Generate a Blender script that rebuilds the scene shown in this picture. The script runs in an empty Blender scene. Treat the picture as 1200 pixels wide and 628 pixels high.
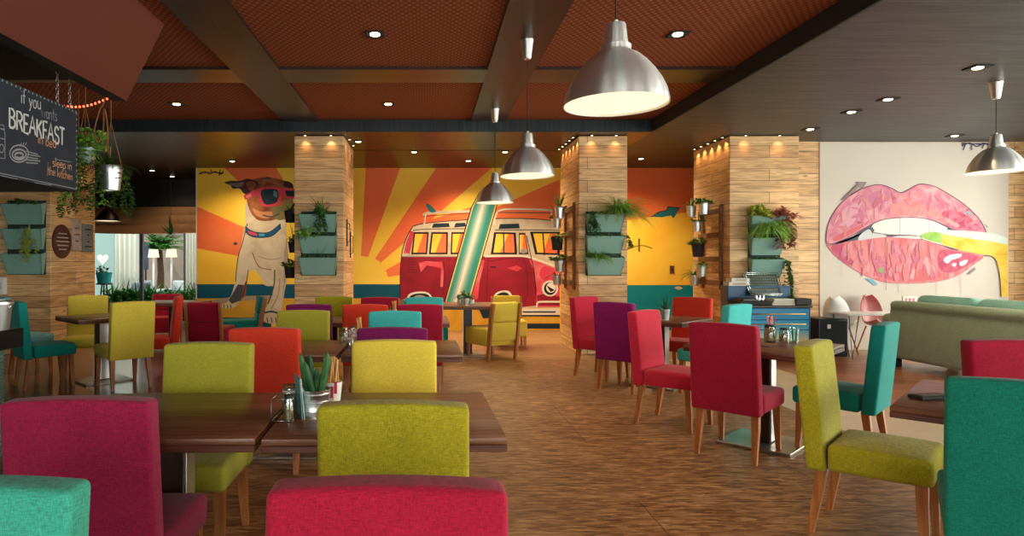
import bpy, bmesh, math, random
from mathutils import Vector, Matrix
C = bpy.context.scene.collection
PI = math.pi
EYE = 1.37
F = 750.0
def W(px, py, d):
    return Vector(((px-499)*d/F, d, EYE+(307-py)*d/F))

# ------------------------------------------------------------------ materials
MATS = {}
def base_mat(name):
    m = bpy.data.materials.new(name); m.use_nodes = True
    nt = m.node_tree
    return m, nt, nt.nodes['Principled BSDF'], nt.nodes, nt.links
def col4(c): return (c[0], c[1], c[2], 1)
def srgb(r, g, b):
    f = lambda v: (v/255/12.92) if v/255 <= .04045 else ((v/255+.055)/1.055)**2.4
    return (f(r), f(g), f(b))
def plain(name, c, rough=.6, metal=0, spec=.5, emit=None, es=1.0, var=.0, vs=8, bump=0, bs=60):
    if name in MATS: return MATS[name]
    m, nt, b, N, L = base_mat(name)
    b.inputs['Base Color'].default_value = col4(c)
    b.inputs['Roughness'].default_value = rough
    b.inputs['Metallic'].default_value = metal
    b.inputs['Specular IOR Level'].default_value = spec
    if emit:
        b.inputs['Emission Color'].default_value = col4(emit); b.inputs['Emission Strength'].default_value = es
    if var or bump:
        tc = N.new('ShaderNodeTexCoord')
    if var:
        n = N.new('ShaderNodeTexNoise'); n.inputs['Scale'].default_value = vs; n.inputs['Detail'].default_value = 5
        L.new(tc.outputs['Object'], n.inputs['Vector'])
        r = N.new('ShaderNodeValToRGB')
        r.color_ramp.elements[0].position = .3; r.color_ramp.elements[1].position = .7
        r.color_ramp.elements[0].color = col4([v*(1-var) for v in c]); r.color_ramp.elements[1].color = col4([min(1, v*(1+var)) for v in c])
        L.new(n.outputs['Fac'], r.inputs['Fac']); L.new(r.outputs['Color'], b.inputs['Base Color'])
    if bump:
        n2 = N.new('ShaderNodeTexNoise'); n2.inputs['Scale'].default_value = bs; n2.inputs['Detail'].default_value = 4
        L.new(tc.outputs['Object'], n2.inputs['Vector'])
        bp = N.new('ShaderNodeBump'); bp.inputs['Strength'].default_value = bump; bp.inputs['Distance'].default_value = .01
        L.new(n2.outputs['Fac'], bp.inputs['Height']); L.new(bp.outputs['Normal'], b.inputs['Normal'])
    MATS[name] = m
    return m
def fabric(name, c, var=.36):
    if name in MATS: return MATS[name]
    m, nt, b, N, L = base_mat(name)
    tc = N.new('ShaderNodeTexCoord')
    facs = []
    for sc in ((60, 60, 520), (520, 520, 60)):
        mp = N.new('ShaderNodeMapping'); mp.inputs['Scale'].default_value = sc
        L.new(tc.outputs['Object'], mp.inputs['Vector'])
        n = N.new('ShaderNodeTexNoise'); n.inputs['Scale'].default_value = 1; n.inputs['Detail'].default_value = 2
        L.new(mp.outputs['Vector'], n.inputs['Vector']); facs.append(n)
    ad = N.new('ShaderNodeMath'); ad.operation = 'ADD'
    L.new(facs[0].outputs['Fac'], ad.inputs[0]); L.new(facs[1].outputs['Fac'], ad.inputs[1])
    big = N.new('ShaderNodeTexNoise'); big.inputs['Scale'].default_value = 7; big.inputs['Detail'].default_value = 3
    L.new(tc.outputs['Object'], big.inputs['Vector'])
    ma = N.new('ShaderNodeMath'); ma.operation = 'MULTIPLY_ADD'; ma.inputs[1].default_value = .3
    L.new(big.outputs['Fac'], ma.inputs[0]); L.new(ad.outputs[0], ma.inputs[2])
    r = N.new('ShaderNodeValToRGB'); e = r.color_ramp.elements
    mr = N.new('ShaderNodeMapRange'); mr.inputs['From Min'].default_value = .75; mr.inputs['From Max'].default_value = 1.55
    L.new(ma.outputs[0], mr.inputs['Value'])
    e[0].position = .1; e[1].position = .9
    e[0].color = col4([v*(1-var) for v in c]); e[1].color = col4([min(1, v*(1+var*.75)+.003) for v in c])
    L.new(mr.outputs[0], r.inputs['Fac']); L.new(r.outputs['Color'], b.inputs['Base Color'])
    bp = N.new('ShaderNodeBump'); bp.inputs['Strength'].default_value = .35; bp.inputs['Distance'].default_value = .0012
    L.new(ad.outputs[0], bp.inputs['Height']); L.new(bp.outputs['Normal'], b.inputs['Normal'])
    b.inputs['Roughness'].default_value = .9; b.inputs['Specular IOR Level'].default_value = .25
    b.inputs['Sheen Weight'].default_value = .12; b.inputs['Sheen Roughness'].default_value = .5
    MATS[name] = m
    return m
def wood(name, c1, c2, rough=.45, stretch=(3, 40, 40), spec=.5, knots=False):
    """grain runs along the axis with the smallest number in stretch"""
    if name in MATS: return MATS[name]
    m, nt, b, N, L = base_mat(name)
    tc = N.new('ShaderNodeTexCoord'); mp = N.new('ShaderNodeMapping'); mp.inputs['Scale'].default_value = stretch
    L.new(tc.outputs['Object'], mp.inputs['Vector'])
    n = N.new('ShaderNodeTexNoise'); n.inputs['Scale'].default_value = 1; n.inputs['Detail'].default_value = 6; n.inputs['Distortion'].default_value = .8
    L.new(mp.outputs['Vector'], n.inputs['Vector'])
    r = N.new('ShaderNodeValToRGB'); e = r.color_ramp.elements
    e[0].position = .32; e[1].position = .68; e[0].color = col4(c1); e[1].color = col4(c2)
    L.new(n.outputs['Fac'], r.inputs['Fac']); L.new(r.outputs['Color'], b.inputs['Base Color'])
    b.inputs['Roughness'].default_value = rough; b.inputs['Specular IOR Level'].default_value = spec
    bp = N.new('ShaderNodeBump'); bp.inputs['Strength'].default_value = .12; bp.inputs['Distance'].default_value = .003
    L.new(n.outputs['Fac'], bp.inputs['Height']); L.new(bp.outputs['Normal'], b.inputs['Normal'])
    MATS[name] = m
    return m
def boards(name, ca, cb, cm, row=.15, width=1.5, rough=.6, flat=False, grain=.35, gapc=.004):
    """horizontal cladding boards: u = x+y, v = z ; flat: u = x, v = y (floor)"""
    if name in MATS: return MATS[name]
    m, nt, b, N, L = base_mat(name)
    tc = N.new('ShaderNodeTexCoord'); sp = N.new('ShaderNodeSeparateXYZ'); L.new(tc.outputs['Object'], sp.inputs[0])
    cb_ = N.new('ShaderNodeCombineXYZ')
    if flat:
        L.new(sp.outputs['X'], cb_.inputs['X']); L.new(sp.outputs['Y'], cb_.inputs['Y'])
    else:
        ad = N.new('ShaderNodeMath'); ad.operation = 'ADD'; L.new(sp.outputs['X'], ad.inputs[0]); L.new(sp.outputs['Y'], ad.inputs[1])
        L.new(ad.outputs[0], cb_.inputs['X']); L.new(sp.outputs['Z'], cb_.inputs['Y'])
    br = N.new('ShaderNodeTexBrick'); br.offset = .37; br.offset_frequency = 2; br.squash = 1
    br.inputs['Scale'].default_value = 1; br.inputs['Mortar Size'].default_value = gapc; br.inputs['Mortar Smooth'].default_value = .3
    br.inputs['Brick Width'].default_value = width; br.inputs['Row Height'].default_value = row; br.inputs['Bias'].default_value = -.15
    br.inputs['Color1'].default_value = col4(ca); br.inputs['Color2'].default_value = col4(cb); br.inputs['Mortar'].default_value = col4(cm)
    L.new(cb_.outputs[0], br.inputs['Vector'])
    mp = N.new('ShaderNodeMapping'); mp.inputs['Scale'].default_value = (2.2, 26, 1); L.new(cb_.outputs[0], mp.inputs['Vector'])
    n = N.new('ShaderNodeTexNoise'); n.inputs['Scale'].default_value = 1; n.inputs['Detail'].default_value = 7; n.inputs['Distortion'].default_value = 1.2
    L.new(mp.outputs['Vector'], n.inputs['Vector'])
    r = N.new('ShaderNodeValToRGB'); e = r.color_ramp.elements
    e[0].position = .3; e[1].position = .66; g = 1-grain
    e[0].color = (g, g*.9, g*.78, 1); e[1].color = (1.08, 1.08, 1.08, 1)
    L.new(n.outputs['Fac'], r.inputs['Fac'])
    mx = N.new('ShaderNodeMixRGB'); mx.blend_type = 'MULTIPLY'; mx.inputs['Fac'].default_value = 1
    L.new(br.outputs['Color'], mx.inputs[1]); L.new(r.outputs['Color'], mx.inputs[2])
    # knots
    mk = N.new('ShaderNodeMapping'); mk.inputs['Scale'].default_value = (2.3, 5.5, 1); L.new(cb_.outputs[0], mk.inputs['Vector'])
    v = N.new('ShaderNodeTexVoronoi'); v.inputs['Scale'].default_value = 1; L.new(mk.outputs['Vector'], v.inputs['Vector'])
    rk = N.new('ShaderNodeValToRGB'); ek = rk.color_ramp.elements
    ek[0].position = .03; ek[0].color = (.35, .22, .14, 1); ek[1].position = .13; ek[1].color = (1, 1, 1, 1)
    L.new(v.outputs['Distance'], rk.inputs['Fac'])
    m2 = N.new('ShaderNodeMixRGB'); m2.blend_type = 'MULTIPLY'; m2.inputs['Fac'].default_value = .75
    L.new(mx.outputs[0], m2.inputs[1]); L.new(rk.outputs['Color'], m2.inputs[2])
    L.new(m2.outputs[0], b.inputs['Base Color'])
    b.inputs['Roughness'].default_value = rough
    bp = N.new('ShaderNodeBump'); bp.inputs['Strength'].default_value = .5; bp.inputs['Distance'].default_value = .004
    inv = N.new('ShaderNodeMath'); inv.operation = 'SUBTRACT'; inv.inputs[0].default_value = 1; L.new(br.outputs['Fac'], inv.inputs[1])
    L.new(inv.outputs[0], bp.inputs['Height']); L.new(bp.outputs['Normal'], b.inputs['Normal'])
    MATS[name] = m
    return m
def strand_board(name):
    m, nt, b, N, L = base_mat(name)
    tc = N.new('ShaderNodeTexCoord')
    cols = []
    for rz, sx, sy in ((.10, 13, 62), (-.35, 12, 56), (.6, 13, 60)):
        mp = N.new('ShaderNodeMapping'); mp.inputs['Rotation'].default_value = (0, 0, rz); mp.inputs['Scale'].default_value = (sx, sy, 1)
        L.new(tc.outputs['Object'], mp.inputs['Vector'])
        wv = N.new('ShaderNodeTexNoise'); wv.inputs['Scale'].default_value = 2.0
        L.new(mp.outputs['Vector'], wv.inputs['Vector'])
        v = N.new('ShaderNodeTexVoronoi'); v.inputs['Scale'].default_value = 1; v.inputs['Randomness'].default_value = 1
        mv = N.new('ShaderNodeMixRGB'); mv.inputs['Fac'].default_value = .12
        L.new(mp.outputs['Vector'], mv.inputs[1]); L.new(wv.outputs['Color'], mv.inputs[2])
        L.new(mv.outputs[0], v.inputs['Vector'])
        s = N.new('ShaderNodeSeparateXYZ'); L.new(v.outputs['Color'], s.inputs[0]); cols.append(s.outputs['X'])
    m1 = N.new('ShaderNodeMath'); m1.operation = 'ADD'; L.new(cols[0], m1.inputs[0]); L.new(cols[1], m1.inputs[1])
    m2 = N.new('ShaderNodeMath'); m2.operation = 'ADD'; L.new(m1.outputs[0], m2.inputs[0]); L.new(cols[2], m2.inputs[1])
    mp = N.new('ShaderNodeMapping'); mp.inputs['Scale'].default_value = (7, 80, 1); L.new(tc.outputs['Object'], mp.inputs['Vector'])
    n = N.new('ShaderNodeTexNoise'); n.inputs['Scale'].default_value = 1; n.inputs['Detail'].default_value = 6; L.new(mp.outputs['Vector'], n.inputs['Vector'])
    big = N.new('ShaderNodeTexNoise'); big.inputs['Scale'].default_value = .9; big.inputs['Detail'].default_value = 4; L.new(tc.outputs['Object'], big.inputs['Vector'])
    a3 = N.new('ShaderNodeMath'); a3.operation = 'MULTIPLY_ADD'; a3.inputs[1].default_value = 1.6; L.new(n.outputs['Fac'], a3.inputs[0]); L.new(m2.outputs[0], a3.inputs[2])
    a4 = N.new('ShaderNodeMath'); a4.operation = 'MULTIPLY_ADD'; a4.inputs[1].default_value = 1.3; L.new(big.outputs['Fac'], a4.inputs[0]); L.new(a3.outputs[0], a4.inputs[2])
    dv = N.new('ShaderNodeMapRange'); dv.inputs['From Min'].default_value = 1.6; dv.inputs['From Max'].default_value = 4.4; L.new(a4.outputs[0], dv.inputs['Value'])
    r = N.new('ShaderNodeValToRGB'); e = r.color_ramp.elements
    e[0].position = 0; e[0].color = col4(srgb(92, 60, 34)); e[1].position = 1; e[1].color = col4(srgb(212, 172, 124))
    x = e.new(.35); x.color = col4(srgb(136, 96, 60)); x = e.new(.6); x.color = col4(srgb(166, 121, 78)); x = e.new(.85); x.color = col4(srgb(188, 144, 98))
    L.new(dv.outputs[0], r.inputs['Fac'])
    # dark sheet joints every 2.4 m
    sp = N.new('ShaderNodeTexBrick'); sp.inputs['Scale'].default_value = 1; sp.inputs['Brick Width'].default_value = 2.44; sp.inputs['Row Height'].default_value = 1.22
    sp.inputs['Mortar Size'].default_value = .003; sp.inputs['Color1'].default_value = (1, 1, 1, 1); sp.inputs['Color2'].default_value = (.9, .9, .9, 1); sp.inputs['Mortar'].default_value = (.35, .3, .25, 1)
    L.new(tc.outputs['Object'], sp.inputs['Vector'])
    mx = N.new('ShaderNodeMixRGB'); mx.blend_type = 'MULTIPLY'; mx.inputs['Fac'].default_value = 1; L.new(r.outputs['Color'], mx.inputs[1]); L.new(sp.outputs['Color'], mx.inputs[2])
    L.new(mx.outputs[0], b.inputs['Base Color'])
    b.inputs['Roughness'].default_value = .42; b.inputs['Specular IOR Level'].default_value = .35
    bp = N.new('ShaderNodeBump'); bp.inputs['Strength'].default_value = .15; bp.inputs['Distance'].default_value = .002
    L.new(a3.outputs[0], bp.inputs['Height']); L.new(bp.outputs['Normal'], b.inputs['Normal'])
    return m
def weave(name, c1, c2):
    """woven ceiling panel"""
    m, nt, b, N, L = base_mat(name)
    tc = N.new('ShaderNodeTexCoord')
    outs = []
    for rz in (.65, -.65):
        mp = N.new('ShaderNodeMapping'); mp.inputs['Rotation'].default_value = (0, 0, rz); L.new(tc.outputs['Object'], mp.inputs['Vector'])
        w = N.new('ShaderNodeTexWave'); w.inputs['Scale'].default_value = 6.0; w.inputs['Distortion'].default_value = .6; w.inputs['Detail'].default_value = 1
        L.new(mp.outputs['Vector'], w.inputs['Vector']); outs.append(w.outputs['Fac'])
    mm = N.new('ShaderNodeMath'); mm.operation = 'MULTIPLY'; L.new(outs[0], mm.inputs[0]); L.new(outs[1], mm.inputs[1])
    r = N.new('ShaderNodeValToRGB'); e = r.color_ramp.elements; e[0].color = col4(c1); e[1].color = col4(c2); e[0].position = .0; e[1].position = .75
    L.new(mm.outputs[0], r.inputs['Fac']); L.new(r.outputs['Color'], b.inputs['Base Color'])
    b.inputs['Roughness'].default_value = .7; b.inputs['Specular IOR Level'].default_value = .2
    bp = N.new('ShaderNodeBump'); bp.inputs['Strength'].default_value = .25; bp.inputs['Distance'].default_value = .006
    L.new(mm.outputs[0], bp.inputs['Height']); L.new(bp.outputs['Normal'], b.inputs['Normal'])
    return m
def blotch(name, cols, scale=3, rough=.7, stretch=(1, 1, 1), dist=1.0):
    """watercolour-like paint that wanders through a list of colours"""
    if name in MATS: return MATS[name]
    m, nt, b, N, L = base_mat(name)
    tc = N.new('ShaderNodeTexCoord'); mp = N.new('ShaderNodeMapping'); mp.inputs['Scale'].default_value = stretch
    L.new(tc.outputs['Object'], mp.inputs['Vector'])
    n = N.new('ShaderNodeTexNoise'); n.inputs['Scale'].default_value = scale; n.inputs['Detail'].default_value = 5; n.inputs['Distortion'].default_value = dist
    L.new(mp.outputs['Vector'], n.inputs['Vector'])
    r = N.new('ShaderNodeValToRGB'); e = r.color_ramp.elements
    k = len(cols)
    e[0].position = .28; e[0].color = col4(cols[0]); e[1].position = .72; e[1].color = col4(cols[-1])
    for i in range(1, k-1):
        x = e.new(.28+.44*i/(k-1)); x.color = col4(cols[i])
    L.new(n.outputs['Fac'], r.inputs['Fac']); L.new(r.outputs['Color'], b.inputs['Base Color'])
    b.inputs['Roughness'].default_value = rough; b.inputs['Specular IOR Level'].default_value = .3
    MATS[name] = m
    return m
def ramp_axis(name, stops, axis='Z', lo=0, hi=1, rough=.5):
    """a painted colour fade along one axis of the thing itself"""
    if name in MATS: return MATS[name]
    m, nt, b, N, L = base_mat(name)
    tc = N.new('ShaderNodeTexCoord'); sp = N.new('ShaderNodeSeparateXYZ'); L.new(tc.outputs['Object'], sp.inputs[0])
    mr = N.new('ShaderNodeMapRange'); mr.inputs['From Min'].default_value = lo; mr.inputs['From Max'].default_value = hi
    L.new(sp.outputs[axis], mr.inputs['Value'])
    r = N.new('ShaderNodeValToRGB'); e = r.color_ramp.elements
    e[0].position = stops[0][0]; e[0].color = col4(stops[0][1]); e[1].position = stops[-1][0]; e[1].color = col4(stops[-1][1])
    for p, c in stops[1:-1]:
        x = e.new(p); x.color = col4(c)
    L.new(mr.outputs[0], r.inputs['Fac']); L.new(r.outputs['Color'], b.inputs['Base Color'])
    b.inputs['Roughness'].default_value = rough
    MATS[name] = m
    return m
def glass(name, c=(.9, .95, .95), mixf=.12):
    if name in MATS: return MATS[name]
    m, nt, b, N, L = base_mat(name)
    t = N.new('ShaderNodeBsdfTransparent'); t.inputs['Color'].default_value = col4(c)
    g = N.new('ShaderNodeBsdfGlossy'); g.inputs['Roughness'].default_value = .03
    mx = N.new('ShaderNodeMixShader'); mx.inputs['Fac'].default_value = mixf
    L.new(t.outputs[0], mx.inputs[1]); L.new(g.outputs[0], mx.inputs[2]); L.new(mx.outputs[0], nt.nodes['Material Output'].inputs['Surface'])
    MATS[name] = m
    return m
def steel(name, c, rough=.3, aniso=.5, metal=1):
    if name in MATS: return MATS[name]
    m, nt, b, N, L = base_mat(name)
    b.inputs['Base Color'].default_value = col4(c); b.inputs['Metallic'].default_value = metal; b.inputs['Roughness'].default_value = rough
    tc = N.new('ShaderNodeTexCoord'); mp = N.new('ShaderNodeMapping'); mp.inputs['Scale'].default_value = (3, 3, 260); L.new(tc.outputs['Object'], mp.inputs['Vector'])
    n = N.new('ShaderNodeTexNoise'); n.inputs['Scale'].default_value = 1; n.inputs['Detail'].default_value = 3; L.new(mp.outputs['Vector'], n.inputs['Vector'])
    mr = N.new('ShaderNodeMapRange'); mr.inputs['To Min'].default_value = rough*.75; mr.inputs['To Max'].default_value = rough*1.35
    L.new(n.outputs['Fac'], mr.inputs['Value']); L.new(mr.outputs[0], b.inputs['Roughness'])
    tg = N.new('ShaderNodeTangent'); tg.direction_type = 'RADIAL'; tg.axis = 'Z'; L.new(tg.outputs[0], b.inputs['Tangent'])
    b.inputs['Anisotropic'].default_value = aniso; b.inputs['Anisotropic Rotation'].default_value = .25 if aniso > .7 else 0
    MATS[name] = m
    return m

# ------------------------------------------------------------------ geometry
def box(bm, c, s, bev=0, seg=2, rot=None, mi=0):
    M = Matrix.Translation(c)
    if rot is not None: M = M @ rot
    r = bmesh.ops.create_cube(bm, size=1, matrix=M @ Matrix.Diagonal((s[0], s[1], s[2], 1)))
    vs = r['verts']
    fs = set(f for v in vs for f in v.link_faces)
    for f in fs: f.material_index = mi
    if bev:
        es = list(set(e for v in vs for e in v.link_edges))
        bmesh.ops.bevel(bm, geom=es, offset=bev, segments=seg, profile=.5, affect='EDGES', clamp_overlap=True, material=-1)
    return vs
def hexa(bm, bot, top, mi=0):
    """8-corner solid from two quads given in the same order"""
    a = [bm.verts.new(p) for p in bot]; b = [bm.verts.new(p) for p in top]
    n = len(a)
    fs = [bm.faces.new(a[::-1]), bm.faces.new(b)]
    for i in range(n): fs.append(bm.faces.new((a[i], a[(i+1) % n], b[(i+1) % n], b[i])))
    for f in fs: f.material_index = mi
    return fs
def lathe(bm, prof, n=24, o=(0, 0, 0), M=None, cap=True, mi=0):
    M = M or Matrix.Identity(4); o = Vector(o); rings = []
    for r, z in prof:
        rings.append([bm.verts.new(o + M @ Vector((r*math.cos(2*PI*k/n), r*math.sin(2*PI*k/n), z))) for k in range(n)])
    for a, b in zip(rings, rings[1:]):
        for k in range(n):
            f = bm.faces.new((a[k], a[(k+1) % n], b[(k+1) % n], b[k])); f.smooth = True; f.material_index = mi
    if cap:
        if prof[0][0] > 1e-5: f = bm.faces.new(rings[0][::-1]); f.material_index = mi
        if prof[-1][0] > 1e-5: f = bm.faces.new(rings[-1]); f.material_index = mi
def tube(bm, pts, r, n=8, cap=True, mi=0):
    pts = [Vector(p) for p in pts]; rings = []
    up = Vector((0, 0, 1))
    for i, p in enumerate(pts):
        t = (pts[min(i+1, len(pts)-1)] - pts[max(i-1, 0)]).normalized()
        a = t.cross(up)
        if a.length < .05: a = t.cross(Vector((1, 0, 0)))
        a.normalize(); b = t.cross(a)
        rr = r[i] if isinstance(r, (list, tuple)) else r
        rings.append([bm.verts.new(p + a*rr*math.cos(2*PI*k/n) + b*rr*math.sin(2*PI*k/n)) for k in range(n)])
    for a, b in zip(rings, rings[1:]):
        for k in range(n):
            f = bm.faces.new((a[k], a[(k+1) % n], b[(k+1) % n], b[k])); f.smooth = True; f.material_index = mi
    if cap:
        bm.faces.new(rings[0][::-1]).material_index = mi; bm.faces.new(rings[-1]).material_index = mi
def poly(bm, pts, mi=0):
    vs = [bm.verts.new(p) for p in pts]
    f = bm.faces.new(vs); f.material_index = mi
    return f
def new():
    return bmesh.new()
def fin(name, bm, mats, parent=None, smooth=None, fix=True):
    if fix: bmesh.ops.recalc_face_normals(bm, faces=bm.faces)
    me = bpy.data.meshes.new(name); bm.to_mesh(me); bm.free()
    if not isinstance(mats, (list, tuple)): mats = [mats]
    for m in mats: me.materials.append(m)
    if smooth is not None:
        for p in me.polygons: p.use_smooth = True
        me.set_sharp_from_angle(angle=math.radians(smooth))
    o = bpy.data.objects.new(name, me); C.objects.link(o)
    if parent is not None: o.parent = parent
    return o
def tag(o, label, cat, group=None, kind=None):
    o['label'] = label; o['category'] = cat
    if group: o['group'] = group
    if kind: o['kind'] = kind
    return o
def thing(name, label, cat, loc=(0, 0, 0), rz=0, group=None):
    o = bpy.data.objects.new(name, None); o.empty_display_size = .1; C.objects.link(o)
    o.location = loc; o.rotation_euler = (0, 0, rz)
    return tag(o, label, cat, group)
def struct(name, bm, mats, smooth=None, parent=None):
    o = fin(name, bm, mats, parent, smooth)
    if parent is None: o['kind'] = 'structure'
    return o
def copy_tree(o, parent=None):
    c = o.copy(); C.objects.link(c)
    if parent is not None: c.parent = parent
    for ch in list(o.children): copy_tree(ch, c)
    return c
def rotz(a): return Matrix.Rotation(a, 4, 'Z')

# ------------------------------------------------------------------ palette
M_osb = strand_board('strand board floor')
M_pine = boards('pine cladding', srgb(236, 194, 140), srgb(200, 148, 96), srgb(110, 72, 42), row=.172, width=7.3, rough=.55, grain=.42)
M_tile = boards('polished stone tile', srgb(150, 118, 92), srgb(112, 88, 68), srgb(70, 56, 46), row=.6, width=.6, rough=.16, flat=True, grain=.15, gapc=.006)
M_beige = plain('beige screed', srgb(206, 184, 148), .28, var=.08, vs=3)
M_redwood = boards('red brown plank floor', srgb(186, 120, 82), srgb(150, 92, 62), srgb(90, 56, 38), row=.16, width=1.2, rough=.3, flat=True, grain=.25)
M_lightplank = boards('pale plank floor', srgb(178, 138, 96), srgb(150, 112, 76), srgb(80, 58, 40), row=.2, width=1.4, rough=.35, flat=True, grain=.3)
M_weave = weave('woven ceiling panel', srgb(122, 64, 40), srgb(170, 96, 62))
M_dark = wood('dark laminate', srgb(44, 30, 26), srgb(66, 46, 40), .28, (2, 40, 40), .4)
M_slab = wood('charcoal laminate ceiling', srgb(40, 44, 45), srgb(74, 76, 75), .42, (1.2, 26, 26), .2)
M_soffit = wood('brown gloss soffit', srgb(46, 30, 22), srgb(78, 52, 34), .3, (8, 1.2, 10), .3)
M_rib = wood('ribbed dark fascia', srgb(14, 22, 26), srgb(44, 54, 58), .3, (46, 3, 1.2), .5)
M_terra = plain('terracotta painted board', srgb(100, 44, 30), .55, var=.06, vs=2)
M_black = plain('matte black', (.012, .011, .011), .7)
M_blackgl = plain('gloss black', (.012, .012, .013), .2)
M_white = plain('white paint', srgb(226, 220, 208), .75, var=.03, vs=2)
M_glass = glass('window glass')
M_steel = steel('brushed steel', (.82, .81, .79), .36, .9, .93)
M_chrome = plain('chrome', (.75, .75, .75), .12, 1)
M_zinc = steel('galvanised zinc', (.66, .68, .68), .32)
M_lamp = plain('lamp diffuser', (.9, .85, .7), .5, emit=(1, .80, .52), es=1.25)
M_spot = plain('downlight lens', (1, .9, .7), .4, emit=(1, .78, .45), es=9)
M_bulb = plain('lit bulb', (1, .9, .7), .4, emit=(1, .8, .5), es=6)

# ------------------------------------------------------------------ floor
bm = new()
def slab(x0, x1, y0, y1, z0, z1, mi=0): box(bm, ((x0+x1)/2, (y0+y1)/2, (z0+z1)/2), (x1-x0, y1-y0, z1-z0), mi=mi)
slab(-1.75, 3.4, -4, 9.0, -.1, 0, 0)
slab(-8, -1.75, -4, 14.6, -.1, 0, 1)
slab(3.4, 4.5, -4, 9.0, -.1, 0, 2)
slab(4.5, 9.5, -4, 9.0, -.1, 0, 3)
slab(-1.75, 9.5, 9.0, 12.8, -.1, 0, 4)
struct('floor', bm, [M_osb, M_tile, M_beige, M_redwood, M_lightplank])
bm = new(); slab(-8, -3, 14.6, 30, -.1, -.005); slab(-30, -8, 14.6, 30, -.1, -.005)
struct('floor', bm, plain('patio paving', srgb(170, 160, 145), .7, var=.1, vs=2))

# ------------------------------------------------------------------ walls
bm = new(); slab(-4.6, 9.5, 12.8, 12.95, 0, 3.45)
struct('wall_back', bm, M_white)
bm = new(); slab(5.54, 9.5, 10.0, 10.15, 0, 3.3)
struct('wall_back', bm, M_pine)
bm = new(); slab(-7.05, -6.9, -4, 10.8, 0, 3.45); slab(-8.15, -8.0, 10.8, 15.2, 0, 3.45); slab(-8.0, -6.9, 10.65, 10.8, 0, 3.45)
struct('wall_left', bm, plain('dark wall', srgb(60, 48, 40), .7))
# right wall with three tall windows, front wall (behind the camera) with two
def wall_with_windows(name, axis, pos, lo, hi, holes, zs, ze, th=.15):
    global bm
    bm = new()
    def seg(a, b, z0, z1):
        if b-a < 1e-4: return
        if axis == 'X': slab(pos, pos+th, a, b, z0, z1)
        else: slab(a, b, pos-th, pos, z0, z1)
    c = lo
    for a, b in holes:
        seg(c, a, 0, 3.45); seg(a, b, 0, zs); seg(a, b, ze, 3.45); c = b
    seg(c, hi, 0, 3.45)
    struct(name, bm, M_white)
    for a, b in holes:
        f = new(); g = new(); w = .07; n = 3
        for k in range(n+1):
            q = a+w/2 + (b-a-w)*k/n
            if axis == 'X': box(f, (pos+.05, q, (zs+ze)/2), (.09, w, ze-zs), .006)
            else: box(f, (q, pos-.05, (zs+ze)/2), (w, .09, ze-zs), .006)
        for z in (zs+w/2, ze-w/2):
            if axis == 'X': box(f, (pos+.05, (a+b)/2, z), (.085, b-a, w), .006)
            else: box(f, ((a+b)/2, pos-.05, z), (b-a, .085, w), .006)
        fo = struct('window_1', f, M_black)
        if axis == 'X': box(g, (pos+.05, (a+b)/2, (zs+ze)/2), (.008, b-a-.1, ze-zs-.1))
        else: box(g, ((a+b)/2, pos-.05, (zs+ze)/2), (b-a-.1, .008, ze-zs-.1))
        fin('pane', g, M_glass, fo)
RW = [(-3.0, -.2), (.6, 4.2), (5.0, 9.2)]
FW = [(-6.0, -2.6), (-1.4, 2.0), (3.2, 8.4)]
wall_with_windows('wall_right', 'X', 9.5, -4, 15.2, RW, .25, 2.95)
wall_with_windows('wall_front', 'Y', -4, -7.05, 9.65, FW, .6, 2.8)
# dark header and corner beyond the left opening
bm = new(); slab(-8.0, -3.0, 14.6, 14.75, 2.5, 3.45); slab(-4.6, -4.45, 12.95, 14.6, 0, 3.45); slab(-4.9, -3.0, 14.6, 14.75, 0, 2.5)
struct('wall_back', bm, plain('dark bulkhead paint', srgb(26, 25, 24), .5))
f = new()
for x in (-7.96, -6.5, -4.94): box(f, (x, 14.66, 1.25), (.06, .08, 2.5), .005)
box(f, (-6.45, 14.66, .05), (3.05, .08, .08), .005); box(f, (-6.45, 14.66, 2.46), (3.05, .08, .08), .005)
fo = struct('window_1', f, plain('grey frame', srgb(90, 88, 82), .5))
g = new(); box(g, (-6.45, 14.66, 1.25), (2.95, .008, 2.4)); fin('pane', g, glass('clear glass', (.97, .98, .98), .05), fo)

# ------------------------------------------------------------------ wood clad pillars
for (x0, x1) in ((-6.9, -5.57), (-1.95, -1.22), (2.27, 2.99), (4.51, 5.54)):
    bm = new(); box(bm, ((x0+x1)/2, 10.14, 1.62), (x1-x0, 1.28, 3.24), .006, 1)
    # corner trims and the shadow gap at the top
    struct('pillar', bm, M_pine)
# lighter end board beside the lips painting on the right
# ------------------------------------------------------------------ ceiling
bm = new(); slab(-6.9, 3.28, -4, 9.28, 3.435, 3.6)
struct('ceiling', bm, M_weave)
bm = new()
slab(3.28, 9.5, -4, 9.28, 3.25, 3.6, 0)
slab(3.28, 9.5, 9.28, 12.8, 3.25, 3.6, 0)
struct('ceiling', bm, M_slab)
bm = new(); slab(-8.0, 3.28, 9.28, 15.2, 3.25, 3.6)
struct('ceiling', bm, M_soffit)
bm = new()
slab(-2.06, -1.55, -4, 9.26, 3.40, 3.436); slab(.65, 1.15, -4, 9.26, 3.40, 3.436)
struct('trim_1', bm, wood('dark laminate beam', srgb(40, 26, 24), srgb(58, 40, 36), .32, (40, 2, 40), .25))
bm = new()
for a, b in ((-6.9, -2.06), (-1.55, .65), (1.15, 3.27)):
    slab(a, b, 6.76, 7.25, 3.401, 3.436); slab(a, b, 1.9, 2.4, 3.401, 3.436)
struct('trim_2', bm, M_dark)
bm = new(); slab(-6.9, 3.27, 9.255, 9.279, 3.25, 3.42)
struct('trim_3', bm, M_rib)
bm = new(); slab(3.262, 3.281, -4, 9.255, 3.252, 3.43)
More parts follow.
